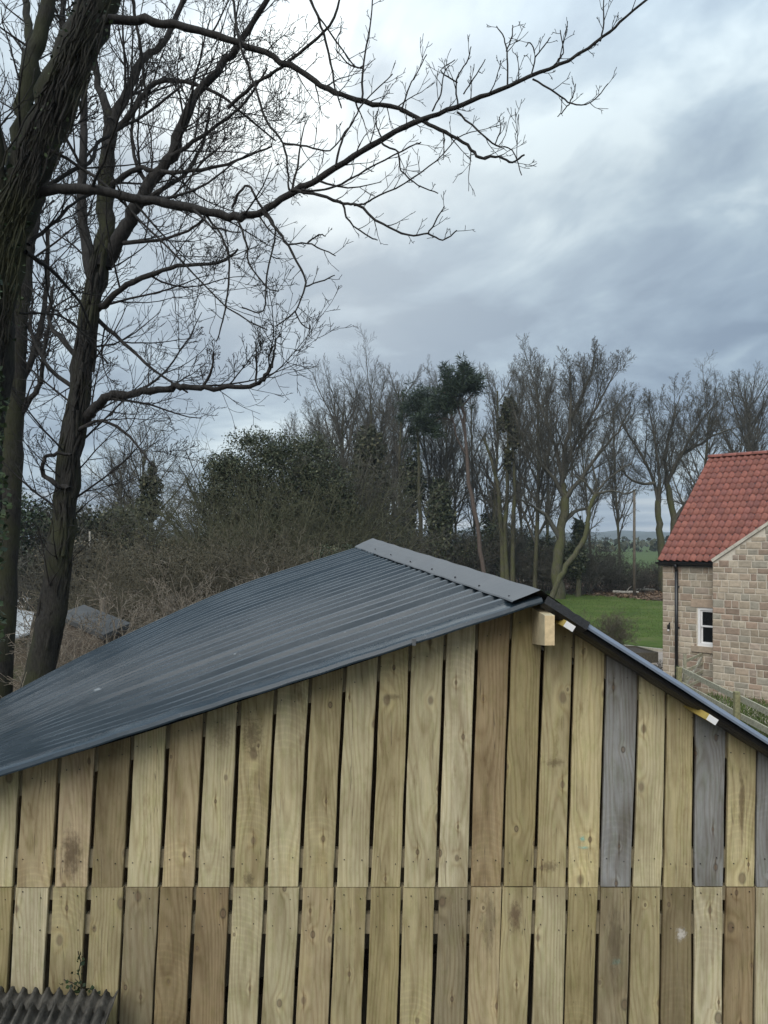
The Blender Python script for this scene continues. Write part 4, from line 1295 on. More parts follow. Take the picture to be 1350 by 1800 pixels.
    t2 = thing('bare_tree', 'forked bare tree with mossy trunk rising behind the far left of the shed roof', 'tree', tuple(o2))
    tr = Tubes(); lb = Tubes(); tw = Tubes()
    traced(tr, [(18, 1500), (45, 1320), (66, 1200), (88, 1100), (103, 1000), (113, 900), (124, 800), (138, 700), (152, 600), (166, 510), (178, 450), (186, 400), (188, 330), (190, 250), (196, 200)], 11.6, 12.0, 52, 22, o2, 14, rng, 4, 1.0)
    RM2 = .0037
    TB = [(8, 4, .09, .05, 6.5, .7, .6, .12), (6, 3, .10, .065, 4.5, .7, .55, .15), (5, 3, .12, .08, 2.2, .7, .55, .25), (4, 3, .12, .08, 0, 0, 0, 0)]
    limbs = [([(182, 470), (205, 425), (227, 385), (262, 327), (302, 272), (322, 217), (343, 171), (383, 126), (413, 86), (443, 40), (480, -20)], 11.8, 10.8, 30, 9),
             ([(168, 505), (158, 465), (148, 420), (141, 330), (146, 260), (146, 190), (150, 90), (140, -30)], 11.8, 12.6, 22, 9),
             ([(192, 260), (205, 205), (228, 150), (255, 100), (290, 70), (330, -20)], 11.9, 12.4, 22, 8),
             ([(193, 215), (185, 180), (170, 120), (165, 60), (175, -30)], 11.9, 13, 18, 7),
             ([(210, 225), (232, 200), (262, 151), (302, 141), (352, 151), (393, 171), (428, 201), (484, 247)], 12, 11, 13, 3),
             ([(188, 345), (200, 325), (242, 297), (282, 302), (322, 302), (388, 292), (428, 277), (478, 257)], 12, 10.6, 13, 3),
             ([(168, 545), (186, 534), (211, 509), (262, 484), (312, 468), (383, 461), (418, 438)], 11.8, 10.4, 15, 4),
             ([(140, 745), (158, 727), (175, 708), (200, 694), (222, 694), (250, 688), (300, 682), (320, 678), (352, 684), (400, 680), (450, 676), (466, 662), (478, 640)], 11.7, 10.9, 20, 6),
             ([(478, 646), (482, 620), (484, 596)], 10.9, 10.8, 5, 3), ([(356, 682), (372, 650), (375, 620)], 11.1, 11, 6, 3), ([(450, 674), (452, 630), (448, 600)], 10.9, 10.9, 4, 2.5),
             ([(170, 560), (215, 600), (270, 650), (330, 690)], 11.9, 11.2, 9, 3), ([(150, 640), (110, 600), (85, 560), (95, 500)], 11.9, 12.4, 12, 5),
             ([(120, 860), (95, 850), (75, 830), (80, 805), (100, 797), (125, 800)], 11.5, 11.4, 11, 5), ([(130, 760), (180, 740), (230, 770), (270, 820)], 11.6, 11.0, 8, 3),
             ([(140, 690), (90, 650), (60, 600), (50, 540)], 12, 12.6, 9, 4), ([(243, 360), (290, 330), (330, 300), (360, 240), (370, 190)], 11.4, 11.9, 9, 4),
             ([(262, 327), (240, 290), (232, 230), (245, 160)], 11.5, 12.2, 9, 4), ([(300, 275), (340, 250), (390, 215), (430, 180), (470, 120)], 11.3, 10.7, 9, 3),
             ([(200, 430), (240, 425), (290, 420), (340, 400), (360, 380)], 11.7, 11, 9, 3)]
    for path, D0, D1, w0, w1 in limbs:
        p, r = traced(lb, path, D0, D1, w0, w1, o2, 7, rng, 4, .8, .03)
        sprout([lb, tw, tw, tw], rng, p, r, .40, (.9, 2.5), TB, RM2, .75, .10, 1.0, .2, .4, .35)
    p, r = traced(Tubes(), [(66, 1200), (103, 1000), (124, 800), (152, 600), (178, 450)], 11.6, 11.9, 60, 40, o2, 4, rng)
    sprout([tw], rng, p, r, .16, (.6, 2.0), TB[1:], RM2, 1.0, .2, 1.0, .15, .1, .0)
    # ivy-stem sleeve round the trunk
    st = Tubes()
    for _ in range(80):
        Y = rng.uniform(420, 1180); pts = []
        ph = rng.uniform(-1, 1)
        for i in range(8):
            Xc = np.interp(Y, [400, 500, 600, 700, 800, 900, 1000, 1100, 1200, 1320], [186, 167, 152, 138, 124, 113, 103, 88, 66, 45])
            w = np.interp(Y, [400, 600, 800, 1200], [12, 17, 20, 23])
            pts.append(tuple(np.array(P(Xc + ph * w, Y, 11.52 + .17 * abs(ph) + rng.uniform(-.03, .03))) - o2)); Y += rng.uniform(20, 36); ph = max(-1.05, min(1.05, ph + rng.gauss(0, .16)))
        st.add(pts, [rng.uniform(.008, .034)] * 8, 5)
    link('trunk', tr.mesh('trunk', M['bark']), t2)
    link('ivy_stem', st.mesh('ivy_stem', M['bark']), t2)
    cr = link('crown', lb.mesh('crown', M['twig']), t2)
    link('twigs', tw.mesh('twigs', M['twig']), cr)
    print('tree2 tubes', tw.count())

    # ---- third, thinner trunk between them
    o3 = np.array((-6.2, 13.2, 0.0))
    t3 = thing('bare_tree', 'slim dark bare tree standing between the leaning trunk and the forked tree', 'tree', tuple(o3))
    tr = Tubes(); lb = Tubes(); tw = Tubes()
    traced(tr, [(-18, 1380), (2, 1150), (14, 950), (22, 800), (28, 700), (33, 600), (44, 480), (48, 400)], 13.2, 13.4, 46, 22, o3, 10, rng)
    for path, D0, D1, w0, w1 in (([(40, 520), (52, 430), (70, 350), (100, 250), (120, 150), (110, 40), (120, -40)], 13.4, 13.8, 20, 8), ([(30, 680), (55, 630), (75, 560), (85, 480), (82, 400)], 13.3, 13.8, 14, 6),
                                 ([(28, 740), (60, 690), (72, 670), (80, 600), (95, 540)], 13.3, 13.0, 12, 5), ([(44, 480), (30, 380), (12, 280), (-10, 180)], 13.4, 14, 16, 7)):
        p, r = traced(lb, path, D0, D1, w0, w1, o3, 6, rng, 4, .8, .04)
        sprout([lb, tw, tw, tw], rng, p, r, .38, (.8, 2.0), TB, .0065, .8, .1, 1.0, .2, .4, .3)
    link('trunk', tr.mesh('trunk', M['bark']), t3)
    cr = link('crown', lb.mesh('crown', M['twig']), t3); link('twigs', tw.mesh('twigs', M['twig']), cr)


near_trees()

# ---- far belt of trees
FAR_S = [(12, 7, .035, .01, 22, .72, .46, .22), (7, 4, .09, .075, 11, .62, .46, .12), (5, 3, .10, .075, 7, .65, .48, .15), (3, 3, .11, .06, 4, .65, .5, .2), (2, 3, .1, .03, 0, 0, 0, 0)]


def unit_tree(seed, S=FAR_S, H=16.0, r=.24, lean=(0, 0), forks=1, rmin=.0075):
    rng = random.Random(seed); tr = Tubes(); cr = Tubes()
    for f in range(forks):
        d = (lean[0] + rng.gauss(0, .05) + (.12 * math.cos(f * 2.6 + seed) if forks > 1 else 0), lean[1] + (.12 * math.sin(f * 2.6 + seed) if forks > 1 else 0), 1.0)
        n = math.sqrt(sum(v * v for v in d)); d = tuple(v / n for v in d)
        grow([tr, cr], rng, (rng.uniform(-.15, .15) * (forks > 1), rng.uniform(-.15, .15) * (forks > 1), -.1), d, H * .93 * (1 if f == 0 else rng.uniform(.8, 1)), r * (1 if forks == 1 else .75), 0, S, rmin)
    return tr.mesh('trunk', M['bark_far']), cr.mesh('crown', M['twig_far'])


ASH_S = [(10, 8, .04, .01, 19, .62, .62, .2), (8, 4, .08, .065, 11, .60, .46, .12), (5, 3, .10, .065, 8, .65, .48, .15), (3, 3, .11, .05, 4, .65, .5, .2), (2, 3, .1, .03, 0, 0, 0, 0)]
VAR = [unit_tree(101), unit_tree(102), unit_tree(103, lean=(.06, 0)), unit_tree(104, forks=2), unit_tree(106, S=ASH_S), unit_tree(105, S=ASH_S, r=.34)]


def far_tree(name, label, X, D, Ytop, var, rz=0.0, wide=1.0, cat='tree', group='bare trees in the belt beyond the shed', H=16.0, extra=None):
    x = (X - 675) / FPX * D
    ht = CAMZ - (Ytop - HOR) / FPX * D
    s = ht / H
    t = thing(name, label, cat, (x, D, 0), rz, group)
    for nm, me in zip(('trunk', 'crown'), VAR[var]):
        o = link(nm, me, t); o.scale = (s * wide, s * wide, s)
    return t


FT = [(940, 58, 632, 2, 1.0, .75, 'slender straight bare tree just left of the broad ash'),
      (1222, 72, 700, 4, 2.2, .9, 'bare tree standing behind the red roof slope'),
      (1318, 76, 690, 5, 4.0, .8, 'bare tree showing above the red roof ridge at the right edge'),
      (868, 66, 655, 0, .2, .8, 'bare tree between the leaning pine and the ivy-topped tree'),
      (782, 66, 690, 3, 3.0, .8, 'bare tree left of the leaning pine trunk'),
      (706, 66, 668, 0, 4.2, .85, 'bare tree above the shed ridge with pale trunk'),
      (676, 72, 672, 4, 5.1, .8, 'bare tree right of the ivy-covered tree, crown against the clouds'),
      (640, 76, 692, 1, .7, .95, 'bare tree whose crown rises over the ivy-covered tree'),
      (605, 72, 700, 5, 1.9, .8, 'bare tree at the left end of the tall belt'),
      (565, 66, 738, 3, 2.6, .9, 'lower bare tree just behind the right side of the bramble thicket'),
      (525, 68, 762, 2, 3.3, 1.0, 'short bare tree showing above the middle of the bramble thicket'),
      (250, 44, 762, 4, 3.9, 1.1, 'bare tree behind the forked tree with crown over the hedge'),
      (195, 50, 800, 2, 1.2, 1.2, 'low bare tree seen behind the forked trunk')]
FT += [(762, 70, 690, 1, 0.4, .5, 'slender bare trunk just right of the upright dark pine'),
       (800, 74, 676, 0, 2.7, .5, 'slender bare trunk close behind the leaning pine on its left'),
       (838, 70, 684, 2, 3.9, .5, 'slender bare trunk on the right of the leaning pine'),
       (918, 74, 664, 1, 5.0, .5, 'slender bare trunk right of the ivy-topped tree'),
       (962, 72, 650, 0, 0.9, .5, 'slender bare trunk between the slender straight tree and the broad ash'),
       (1040, 76, 690, 2, 2.2, .5, 'slender bare trunk behind the leaning small tree'),
       (1090, 80, 700, 1, 4.4, .55, 'slender bare trunk just left of the telegraph pole'),
       (690, 78, 690, 2, 1.2, .5, 'slender bare trunk behind the ridge of the shed')]
for X, D, Yt, v, rz, wd, lab in FT:
    far_tree('bare_tree', lab, X, D, Yt, v, rz, wd)


def broad_tree(label, X, D, trunk, leaders, w, seed, spc, Lr):
    o = np.array(((X - 675) / FPX * D, D, 0)); rng = random.Random(seed)
    t = thing('bare_tree', label, 'tree', tuple(o), 0, 'bare trees in the belt beyond the shed')
    tr = Tubes(); cr = Tubes()
    for q in trunk: traced(tr, q, D, D, w, w * .62, o, 10, rng, 4)
    for q, dz in leaders:
        p, r = traced(cr, q, D, D + dz, w * .5, 1.6, o, 6, rng, 4, .8)
        sprout([cr], rng, p, r, spc, Lr, FAR_S[1:], .0075, .60, .04, 1.0, .38, .42, .55)
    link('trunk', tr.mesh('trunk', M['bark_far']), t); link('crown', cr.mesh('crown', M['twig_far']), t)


broad_tree('broad bare ash with thick mossy trunk at the lawn edge, tallest of the belt', 985, 54,
           [[(981, 1056), (980, 1000), (986, 930), (991, 880), (988, 850)]],
           [([(988, 856), (984, 820), (970, 770), (952, 720), (935, 668)], 1.5), ([(988, 856), (992, 800), (1002, 740), (1004, 680), (1000, 645)], -.5), ([(990, 840), (1005, 790), (1035, 740), (1062, 690), (1085, 648)], 1),
            ([(992, 880), (1015, 850), (1050, 800), (1085, 760), (1110, 715)], -1.5), ([(990, 870), (972, 840), (940, 800), (915, 760), (900, 705)], -1), ([(1002, 740), (1020, 700), (1038, 660), (1045, 628)], 1.2),
            ([(984, 950), (960, 905), (935, 890), (915, 880)], -1), ([(986, 925), (1010, 900), (1040, 890), (1060, 860)], .8)], 21, 5, .62, (2.2, 6.4))
broad_tree('twin-stemmed bare tree rising behind the left end of the red roof', 1168, 60,
           [[(1166, 1050), (1164, 980), (1158, 920), (1157, 880)], [(1176, 1050), (1182, 960), (1184, 910), (1172, 850)]],
           [([(1157, 890), (1150, 850), (1128, 800), (1100, 755), (1088, 720)], 1), ([(1157, 890), (1158, 830), (1150, 770), (1140, 710)], -1), ([(1172, 855), (1170, 800), (1180, 745), (1195, 695)], 1), ([(1172, 850), (1195, 800), (1225, 750), (1262, 705)], -1),
            ([(1182, 920), (1200, 890), (1222, 870), (1240, 850)], -1), ([(1195, 800), (1230, 780), (1265, 760), (1300, 750)], 1), ([(1150, 850), (1125, 850), (1100, 835), (1085, 810)], 0)], 15, 6, .66, (2.2, 6.4))


def leaning_small():
    D = 52; o = np.array((*GP(985, 1042), 0)); o = np.array(((985 - 675) / FPX * D, D, 0))
    t = thing('small_tree', 'small bare tree leaning right beside the broad ash', 'tree', tuple(o))
    tr = Tubes(); cr = Tubes(); rng = random.Random(9)
    traced(tr, [(968, 1055), (985, 1015), (1010, 975), (1028, 945), (1033, 915), (1042, 880), (1048, 868)], D, D, 11, 7, o, 8, rng)
    for path in ([(1046, 872), (1030, 850), (1010, 835)], [(1046, 872), (1060, 850), (1085, 830), (1110, 815)], [(1044, 876), (1048, 845), (1042, 815), (1055, 790)], [(1048, 868), (1075, 862), (1100, 868), (1118, 860)]):
        p, r = traced(cr, path, D, D, 5, 2.5, o, 5, rng)
        sprout([cr], rng, p, r, .5, (1.0, 2.6), FAR_S[2:], .010, .8, .1, 1, .2, .5, .2)
    link('trunk', tr.mesh('trunk', M['bark_far']), t); link('crown', cr.mesh('crown', M['twig_far']), t)


leaning_small()


def needles(name, centers, rng, size, mat, n=26, thin=.12):
    C = []; D = []
    for c in centers:
        for _ in range(n):
            d = rng.normal(size=3); d /= np.linalg.norm(d); d[2] = d[2] * .8 + .25
            C.append(np.array(c) + d * size * .5); D.append(d)
    return leaf_mesh(name, C, size, mat, rng, thin, dirs=D)


def pine():
    D = 57; o = np.array(((857 - 675) / FPX * D, D, 0)); rng = random.Random(31)
    t = thing('pine_tree', 'leaning scots pine with reddish trunk and dark crown above the shed ridge', 'tree', tuple(o))
    tr = Tubes(); lb = Tubes(); cents = []
    traced(tr, [(858, 1052), (848, 990), (838, 920), (826, 850), (820, 800), (818, 760), (812, 715), (806, 685), (800, 668)], D, D, 9.5, 4, o, 9, rng, 3)
    for path in ([(820, 800), (805, 775), (797, 740), (790, 715)], [(818, 770), (812, 740), (800, 700), (780, 690)], [(812, 715), (830, 695), (838, 680)], [(806, 690), (790, 670), (778, 660)], [(806, 685), (815, 660), (816, 645)], [(797, 740), (775, 735), (760, 745)]):
        traced(lb, path, D, D + rng.uniform(-1, 1), 4, 2, o, 5, rng, 3)
    for (X, Y, rx, ry, n) in ((812, 672, 32, 20, 70), (790, 690, 28, 16, 45), (830, 680, 18, 14, 26), (784, 652, 9, 10, 10), (816, 645, 9, 10, 12), (770, 715, 22, 14, 36), (752, 738, 18, 14, 30), (800, 712, 18, 8, 14), (762, 755, 14, 10, 14)):
        for _ in range(n):
            a = rng.uniform(0, 6.28); q = math.sqrt(rng.random())
            cents.append(np.array(P(X + rx * q * math.cos(a), Y + ry * q * math.sin(a), D + rng.uniform(-1.3, 1.3))) - o)
    link('trunk', tr.mesh('trunk', M['pine_bark']), t)
    b = link('branches', lb.mesh('branches', M['pine_bark']), t)
    cents = [c + NR.normal(size=3) * np.array((.22, .22, .16)) for c in cents]
    link('crown', needles('crown', cents, NR, .62, M['pine_leaf'], 26, .085), t)
    # second, darker pine to its left
    D = 62; o = np.array(((738 - 675) / FPX * D, D, 0))
    t = thing('pine_tree', 'upright dark pine with loose crown left of the leaning pine', 'tree', tuple(o))
    tr = Tubes(); cents = []
    traced(tr, [(738, 1050), (739, 950), (737, 850), (735, 760), (733, 700)], D, D, 9, 3, o, 8, rng, 3)
    for (X, Y, rx, ry, n) in ((730, 702, 20, 12, 34), (742, 720, 22, 18, 40), (722, 730, 18, 22, 40), (742, 700, 14, 12, 20), (752, 700, 10, 10, 12), (748, 752, 22, 12, 26), (732, 775, 14, 18, 16)):
        for _ in range(n):
            a = rng.uniform(0, 6.28); q = math.sqrt(rng.random())
            cents.append(np.array(P(X + rx * q * math.cos(a), Y + ry * q * math.sin(a), D + rng.uniform(-1.2, 1.2))) - o)
    link('trunk', tr.mesh('trunk', M['bark_far']), t)
    cents = [c + NR.normal(size=3) * np.array((.35, .35, .3)) for c in cents]
    link('crown', needles('crown', cents, NR, .58, M['pine_leaf'], 22, .085), t)


pine()


def blob_points(blobs, D, o, rng, shell=.55):
    C = []
    for (X, Y, rx, ry, n) in blobs:
        v = rng.normal(size=(n, 3)); v /= np.linalg.norm(v, axis=1, keepdims=True)
        v *= (shell + (1 - shell) * rng.random((n, 1))) * (1 + .16 * np.sin(v[:, :1] * 9) * np.cos(v[:, 2:] * 7))
        s = D / FPX
        c = np.array(P(X, Y, D)) - o
        C.append(c + v * np.array((rx * s, min(rx, ry * 1.4) * s, ry * s)))
    return np.concatenate(C)


def ivy_trees():
    rng = random.Random(41)
    # ivy crowned tree
    specs = [('ivy-topped tree with twin bare stems and dark tuft of ivy', 895, 58, [(896, 722, 15, 26, 1500), (890, 745, 18, 18, 700), (903, 770, 14, 24, 500), (893, 810, 9, 30, 260)], [[(890, 1048), (889, 930), (892, 820), (894, 730)], [(900, 1048), (902, 930), (904, 850), (898, 760)], [(884, 1048), (880, 900), (870, 830), (850, 770)]], 'ivy_far', .26),
             ('broad ivy-covered tree rising behind the far end of the shed roof', 650, 58, [(650, 790, 30, 42, 3200), (642, 850, 34, 50, 3000), (668, 860, 24, 60, 2200), (655, 920, 38, 40, 1800)], [[(645, 1050), (646, 950), (650, 830), (652, 760)], [(672, 1050), (668, 950), (662, 860)]], 'ivy_far', .25),
             ('pointed dark conifer standing in the middle of the tree belt', 774, 60, [(774, 868, 20, 30, 1900), (774, 910, 28, 44, 3200), (772, 970, 28, 44, 2000)], [[(774, 1050), (774, 900)]], 'evergreen', .26),
             ('bushy dark evergreen left of the conifer', 722, 64, [(725, 850, 24, 60, 3000), (712, 930, 28, 50, 2600)], [[(722, 1040), (722, 880)]], 'evergreen', .26),
             ('sparse dark fir between the pine and the ivy-topped tree', 868, 70, [(868, 880, 16, 26, 420), (866, 915, 24, 20, 500), (872, 945, 26, 24, 700)], [[(868, 1030), (868, 930), (868, 860)]], 'evergreen', .3),
             ('dark holly bush at the foot of the broad ash', 1018, 56, [(1018, 935, 14, 26, 900), (1012, 985, 22, 34, 1400)], [[(1016, 1050), (1018, 940)]], 'evergreen', .22),
             ('ivy-clad stump of a tree left of the bramble thicket', 266, 42, [(266, 852, 20, 22, 900), (262, 890, 26, 26, 1100), (268, 826, 8, 16, 240)], [[(266, 1085), (266, 900), (268, 815)]], 'ivy_far', .19)]
    for lab, X, D, blobs, stems, mt, sz in specs:
        o = np.array(((X - 675) / FPX * D, D, 0))
        nm = 'conifer' if ('conifer' in lab or 'fir' in lab) else ('holly_bush' if 'holly' in lab else ('evergreen_bush' if 'bushy' in lab else 'ivy_tree'))
        t = thing(nm, lab, 'tree' if 'tree' in lab or 'fir' in lab or 'conifer' in lab else 'bush', tuple(o))
        tr = Tubes(); tw = Tubes()
        for s in stems:
            p, r = traced(tr, s, D, D, 11, 4, o, 7, rng, 3)
            sprout([tw], rng, p, r, .55, (1.2, 3.2), FAR_S[2:], .011, .7, .25, 1, .4, .3, .4)
        link('trunk', tr.mesh('trunk', M['bark_far']), t)
        link('branches', tw.mesh('branches', M['twig_far']), t)
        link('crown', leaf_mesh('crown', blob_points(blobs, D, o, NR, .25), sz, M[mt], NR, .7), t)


ivy_trees()

# ------------------------------------------------------------------ thicket, brambles, hedges
BUSH_S = [(7, 4, .16, -.01, 9, .7, .5, .2), (5, 3, .2, .0, 5, .8, .5, .2), (4, 3, .2, .0, 3, .8, .55, .2), (2, 3, .15, .0, 0, 0, 0, 0)]


def twig_bush(name, label, cat, X, D, h, w, nstem, mat, seed, leaves=None, S=BUSH_S, rmin=.006, group=None, z=0.0, lean=0.0):
    rng = random.Random(seed); x = (X - 675) / FPX * D
    t = thing(name, label, cat, (x, D, z), 0, group)
    T = Tubes()
    for i in range(nstem):
        a = rng.uniform(0, 6.28); q = math.sqrt(rng.random()) * w * .55
        d = (math.cos(a) * rng.uniform(.1, .9) * w / h + lean, math.sin(a) * rng.uniform(.1, .6), 1.0)
        n = math.sqrt(sum(v * v for v in d)); d = tuple(v / n for v in d)
        grow([T], rng, (q * math.cos(a), q * math.sin(a) * .6, -.05), d, h * rng.uniform(.6, 1.05), rng.uniform(.012, .03) * h / 3, 0, S, rmin)
    link('stems', T.mesh('stems', mat), t)
    if leaves is not None:
        o = np.array((x, D, z))
        blobs, mt, sz = leaves
        link('foliage', leaf_mesh('foliage', blob_points(blobs, D, o, NR, .1), sz, M[mt], NR, .65), t)
    return t


twig_bush('thorn_bush', 'large dark evergreen thicket with arching twigs behind the shed roof', 'bush', 485, 34, 7.4, 5.2, 80, M['olive_stem'], 51,
          ([(395, 825, 42, 34, 6000), (440, 850, 76, 60, 9500), (480, 800, 74, 44, 5500), (545, 840, 72, 74, 10000), (480, 915, 130, 66, 14000), (595, 905, 46, 80, 6000), (375, 880, 44, 50, 4500), (440, 775, 50, 26, 1500), (540, 785, 60, 30, 1600)], 'evergreen', .095), rmin=.0065, lean=-.05)
twig_bush('thorn_bush', 'tangle of olive-brown arching stems across the face of the evergreen thicket', 'bush', 500, 31, 6.6, 5.2, 70, M['olive_stem'], 59, None, rmin=.006)
twig_bush('thorn_bush', 'bare twiggy thorn tree crowning the evergreen thicket', 'bush', 470, 36, 9.0, 4.4, 34, M['twig_far'], 52, None, rmin=.0065)
twig_bush('thorn_bush', 'bare twiggy thorn tree over the right half of the evergreen thicket', 'bush', 560, 38, 8.6, 4.0, 40, M['twig_far'], 57, None, rmin=.0065)
twig_bush('thorn_bush', 'bare twiggy thorn tree arching over the left end of the evergreen thicket', 'bush', 392, 36, 7.6, 2.6, 24, M['twig_far'], 58, None, rmin=.0065, lean=-.12)
twig_bush('thorn_bush', 'grey-brown twiggy bush at the right end of the evergreen thicket', 'bush', 612, 35, 5.6, 2.4, 50, M['twig_far'], 53, ([(604, 940, 40, 50, 2600)], 'evergreen', .11), rmin=.0065)
twig_bush('thorn_bush', 'low dark tangled bush beside the far end of the shed roof', 'bush', 610, 27, 3.4, 2.0, 44, M['bramble'], 54, ([(600, 985, 60, 30, 4500)], 'evergreen', .09), rmin=.0055)

CANE_S = [(8, 4, .12, -.03, 9, .7, .58, .12), (6, 3, .15, -.015, 5, .75, .52, .15), (4, 3, .17, .0, 3, .75, .5, .2), (2, 3, .1, 0, 0, 0, 0, 0)]
for k, (X, D, h, w, ns, mt, lab) in enumerate((
        (290, 23, 3.7, 3.2, 54, 'bramble', 'brown bramble mound left of the shed roof edge'),
        (390, 24, 4.1, 3.2, 58, 'bramble', 'brown bramble mound below the evergreen thicket'),
        (480, 25, 4.2, 3.0, 54, 'bramble', 'brown bramble mound against the upper edge of the shed roof'),
        (250, 27, 3.9, 2.6, 40, 'bramble', 'brown bramble mound in front of the ivy-clad stump'))):
    twig_bush('bramble_mound', lab, 'bush', X, D, h, w, ns, M[mt], 60 + k, ([(X, 1000, 76, 60, 3000)], 'scrub', .06), CANE_S, .0055, 'bramble mounds beside the shed')
twig_bush('dead_shrub', 'pale dead shrub with spreading bare stems in front of the brambles', 'bush', 310, 17.0, 3.2, 2.6, 34, M['bramble_pale'], 71, None, CANE_S, .0055)
twig_bush('dead_shrub', 'pale dead stems leaning against the middle of the roof edge', 'bush', 400, 18.0, 3.7, 2.4, 34, M['bramble_pale'], 72, None, CANE_S, .0055, lean=.35)
twig_bush('dead_shrub', 'sparse pale twigs between the forked trunk and the roof', 'bush', 150, 14.0, 2.7, 1.5, 26, M['bramble_pale'], 73, None, CANE_S, .0045)
twig_bush('dead_shrub', 'thin pale saplings crossing in front of the forked trunk foot', 'bush', 50, 9.6, 2.4, 1.0, 9, M['bramble_pale'], 74, None, [(8, 4, .07, .0, 4, .5, .5, .3), (4, 3, .12, 0, 2, .6, .5, .3), (3, 3, .1, 0, 0, 0, 0, 0)], .004, lean=.2)

for k, (X, D, h, w, lab, lv) in enumerate((
        (205, 38, 4.8, 4.6, 'dull green hedge shrub behind the forked trunk', ([(205, 930, 70, 44, 6000)], 'ivy_far', .15)),
        (110, 37, 5.0, 4.6, 'dull green hedge shrub at the left between the trunks', ([(105, 925, 70, 50, 6500)], 'ivy_far', .15)),
        (20, 35, 6.4, 4.2, 'dark green hedge shrub at the left edge', ([(10, 920, 76, 66, 6000)], 'ivy', .15)),
        (315, 46, 3.6, 4.4, 'low hedge shrub below the gap of sky', ([(315, 972, 66, 28, 4200)], 'ivy_far', .15)),
        (150, 30, 4.2, 4.0, 'brown hedge bottom behind the low outbuilding', ([(150, 985, 90, 44, 5000)], 'scrub', .11)),
        (640, 62, 5.4, 3.6, 'dark undergrowth bush left of the shed ridge', ([(640, 975, 46, 46, 4200)], 'evergreen', .19)),
        (690, 60, 5.0, 3.6, 'dark undergrowth bush behind the shed ridge', ([(690, 965, 50, 50, 4500)], 'evergreen', .19)),
        (745, 63, 5.2, 3.6, 'dark undergrowth bush left of the pointed conifer', ([(742, 975, 44, 46, 3600)], 'evergreen', .19)),
        (795, 62, 5.0, 3.8, 'dark undergrowth bush below the pointed conifer', ([(800, 975, 56, 44, 4500)], 'evergreen', .19)),
        (860, 64, 5.6, 3.6, 'dark laurel bush behind the ivy-topped tree', ([(868, 960, 50, 54, 5500)], 'evergreen', .19)),
        (915, 66, 5.4, 3.4, 'dark laurel bush between the ivy-topped and slender trees', ([(915, 968, 40, 50, 3800)], 'evergreen', .19)),
        (955, 60, 4.6, 3.0, 'dark laurel bush behind the slender tree', ([(955, 985, 40, 44, 4200)], 'evergreen', .19)),
        (1005, 58, 4.2, 2.6, 'olive undergrowth shrub behind the leaning small tree', ([(1004, 990, 30, 44, 2600)], 'ivy_far', .17)),
        (1055, 62, 3.6, 3.0, 'grey-brown twiggy shrub left of the telegraph pole', ([(1052, 998, 44, 34, 1500)], 'ivy_far', .15)),
        (1095, 60, 2.6, 2.6, 'grey-brown twiggy shrub around the telegraph pole', ([(1095, 1018, 44, 22, 1000)], 'ivy_far', .15)),
        (1148, 63, 2.3, 2.4, 'russet shrub right of the telegraph pole', ([(1146, 1018, 34, 20, 1500)], 'litter', .15)))):
    twig_bush('undergrowth_shrub', lab, 'bush', X, D, h, w, 34, M['twig_far'], 80 + k, lv, BUSH_S, .0085, 'undergrowth shrubs along the tree belt')
twig_bush('garden_shrub', 'bare twiggy garden shrub at the near lawn edge', 'bush', 1065, 29.0, 1.5, .9, 30, M['bramble'], 95, None, BUSH_S, .004)
twig_bush('garden_shrub', 'small dark plant by the foot of the house corner', 'bush', 1158, 23.5, .55, .5, 20, M['twig_far'], 96, ([(1158, 1196, 18, 10, 220)], 'ivy', .06), BUSH_S, .003)
twig_bush('garden_shrub', 'small leafy weed at the foot of the downpipe', 'bush', 1193, 21.5, .5, .22, 10, M['twig_far'], 97, ([(1192, 1180, 5, 14, 130)], 'ivy', .05), BUSH_S, .003)

# distant hedgerows across the field
C = []
for _ in range(5200):
    k = R.randrange(4); D = (230, 300, 380, 520)[k] + R.gauss(0, 2.5)
    X = R.uniform(-200, 1500)
    hh = 2.2 + 1.6 * math.sin(X * .05 + k * 2) * math.sin(X * .017 + k)
    if hh < 1.2: continue
    C.append(((X - 675) / FPX * D, D, R.uniform(0, max(.6, hh * 1.3))))
struct('distant_hedgerow', leaf_mesh('distant_hedgerow', C, 2.0, M['ivy_far'], NR, .8), 'dark hedgerows crossing the far field', 'stuff')

# ------------------------------------------------------------------ telegraph pole, logs, litter
pl = thing('telegraph_pole', 'plain wooden telegraph pole standing beyond the lawn left of the house', 'pole', ((1115 - 675) / FPX * 56, 56, 0))
link('pole', MB().cyl((0, 0, 0), (0, 0, 7.75), .11, .085, 10).mesh('pole', M['pole'], True), pl)
link('cap', MB().cyl((0, 0, 7.752), (0, 0, 7.80), .115, .10, 10).mesh('cap', M['black']), pl)
for X, Y, L, rz, lab in ((1100, 1044, 1.9, -.2, 'pale fallen log on the leaf litter beside the lawn'), (1060, 1019, 4.2, -.12, 'long pale log lying in the leaf litter behind the ash'), (935, 1024, 1.8, .2, 'short pale log at the foot of the slender tree'), (1130, 1040, 2.0, .1, 'pale broken branch lying near the telegraph pole foot')):
    x, y = GP(X, Y)
    m = MB(); n = 6; rr = random.Random(int(X))
    pts = [np.array((-L / 2 + L * i / n, rr.uniform(-.05, .05), .13 + rr.uniform(-.02, .03))) for i in range(n + 1)]
    T = Tubes(); T.add([tuple(p) for p in pts], [.13, .14, .13, .12, .11, .10, .07], 8)
    T.add([tuple(pts[3]), tuple(pts[3] + np.array((.25, .1, .3))), tuple(pts[3] + np.array((.45, .1, .5)))], [.05, .04, .02], 5)
    o = link('fallen_log', T.mesh('fallen_log', M['log']), None, (x, y, 0)); o.rotation_euler = (0, 0, rz); tag(o, lab, 'log', 'fallen logs in the leaf litter')

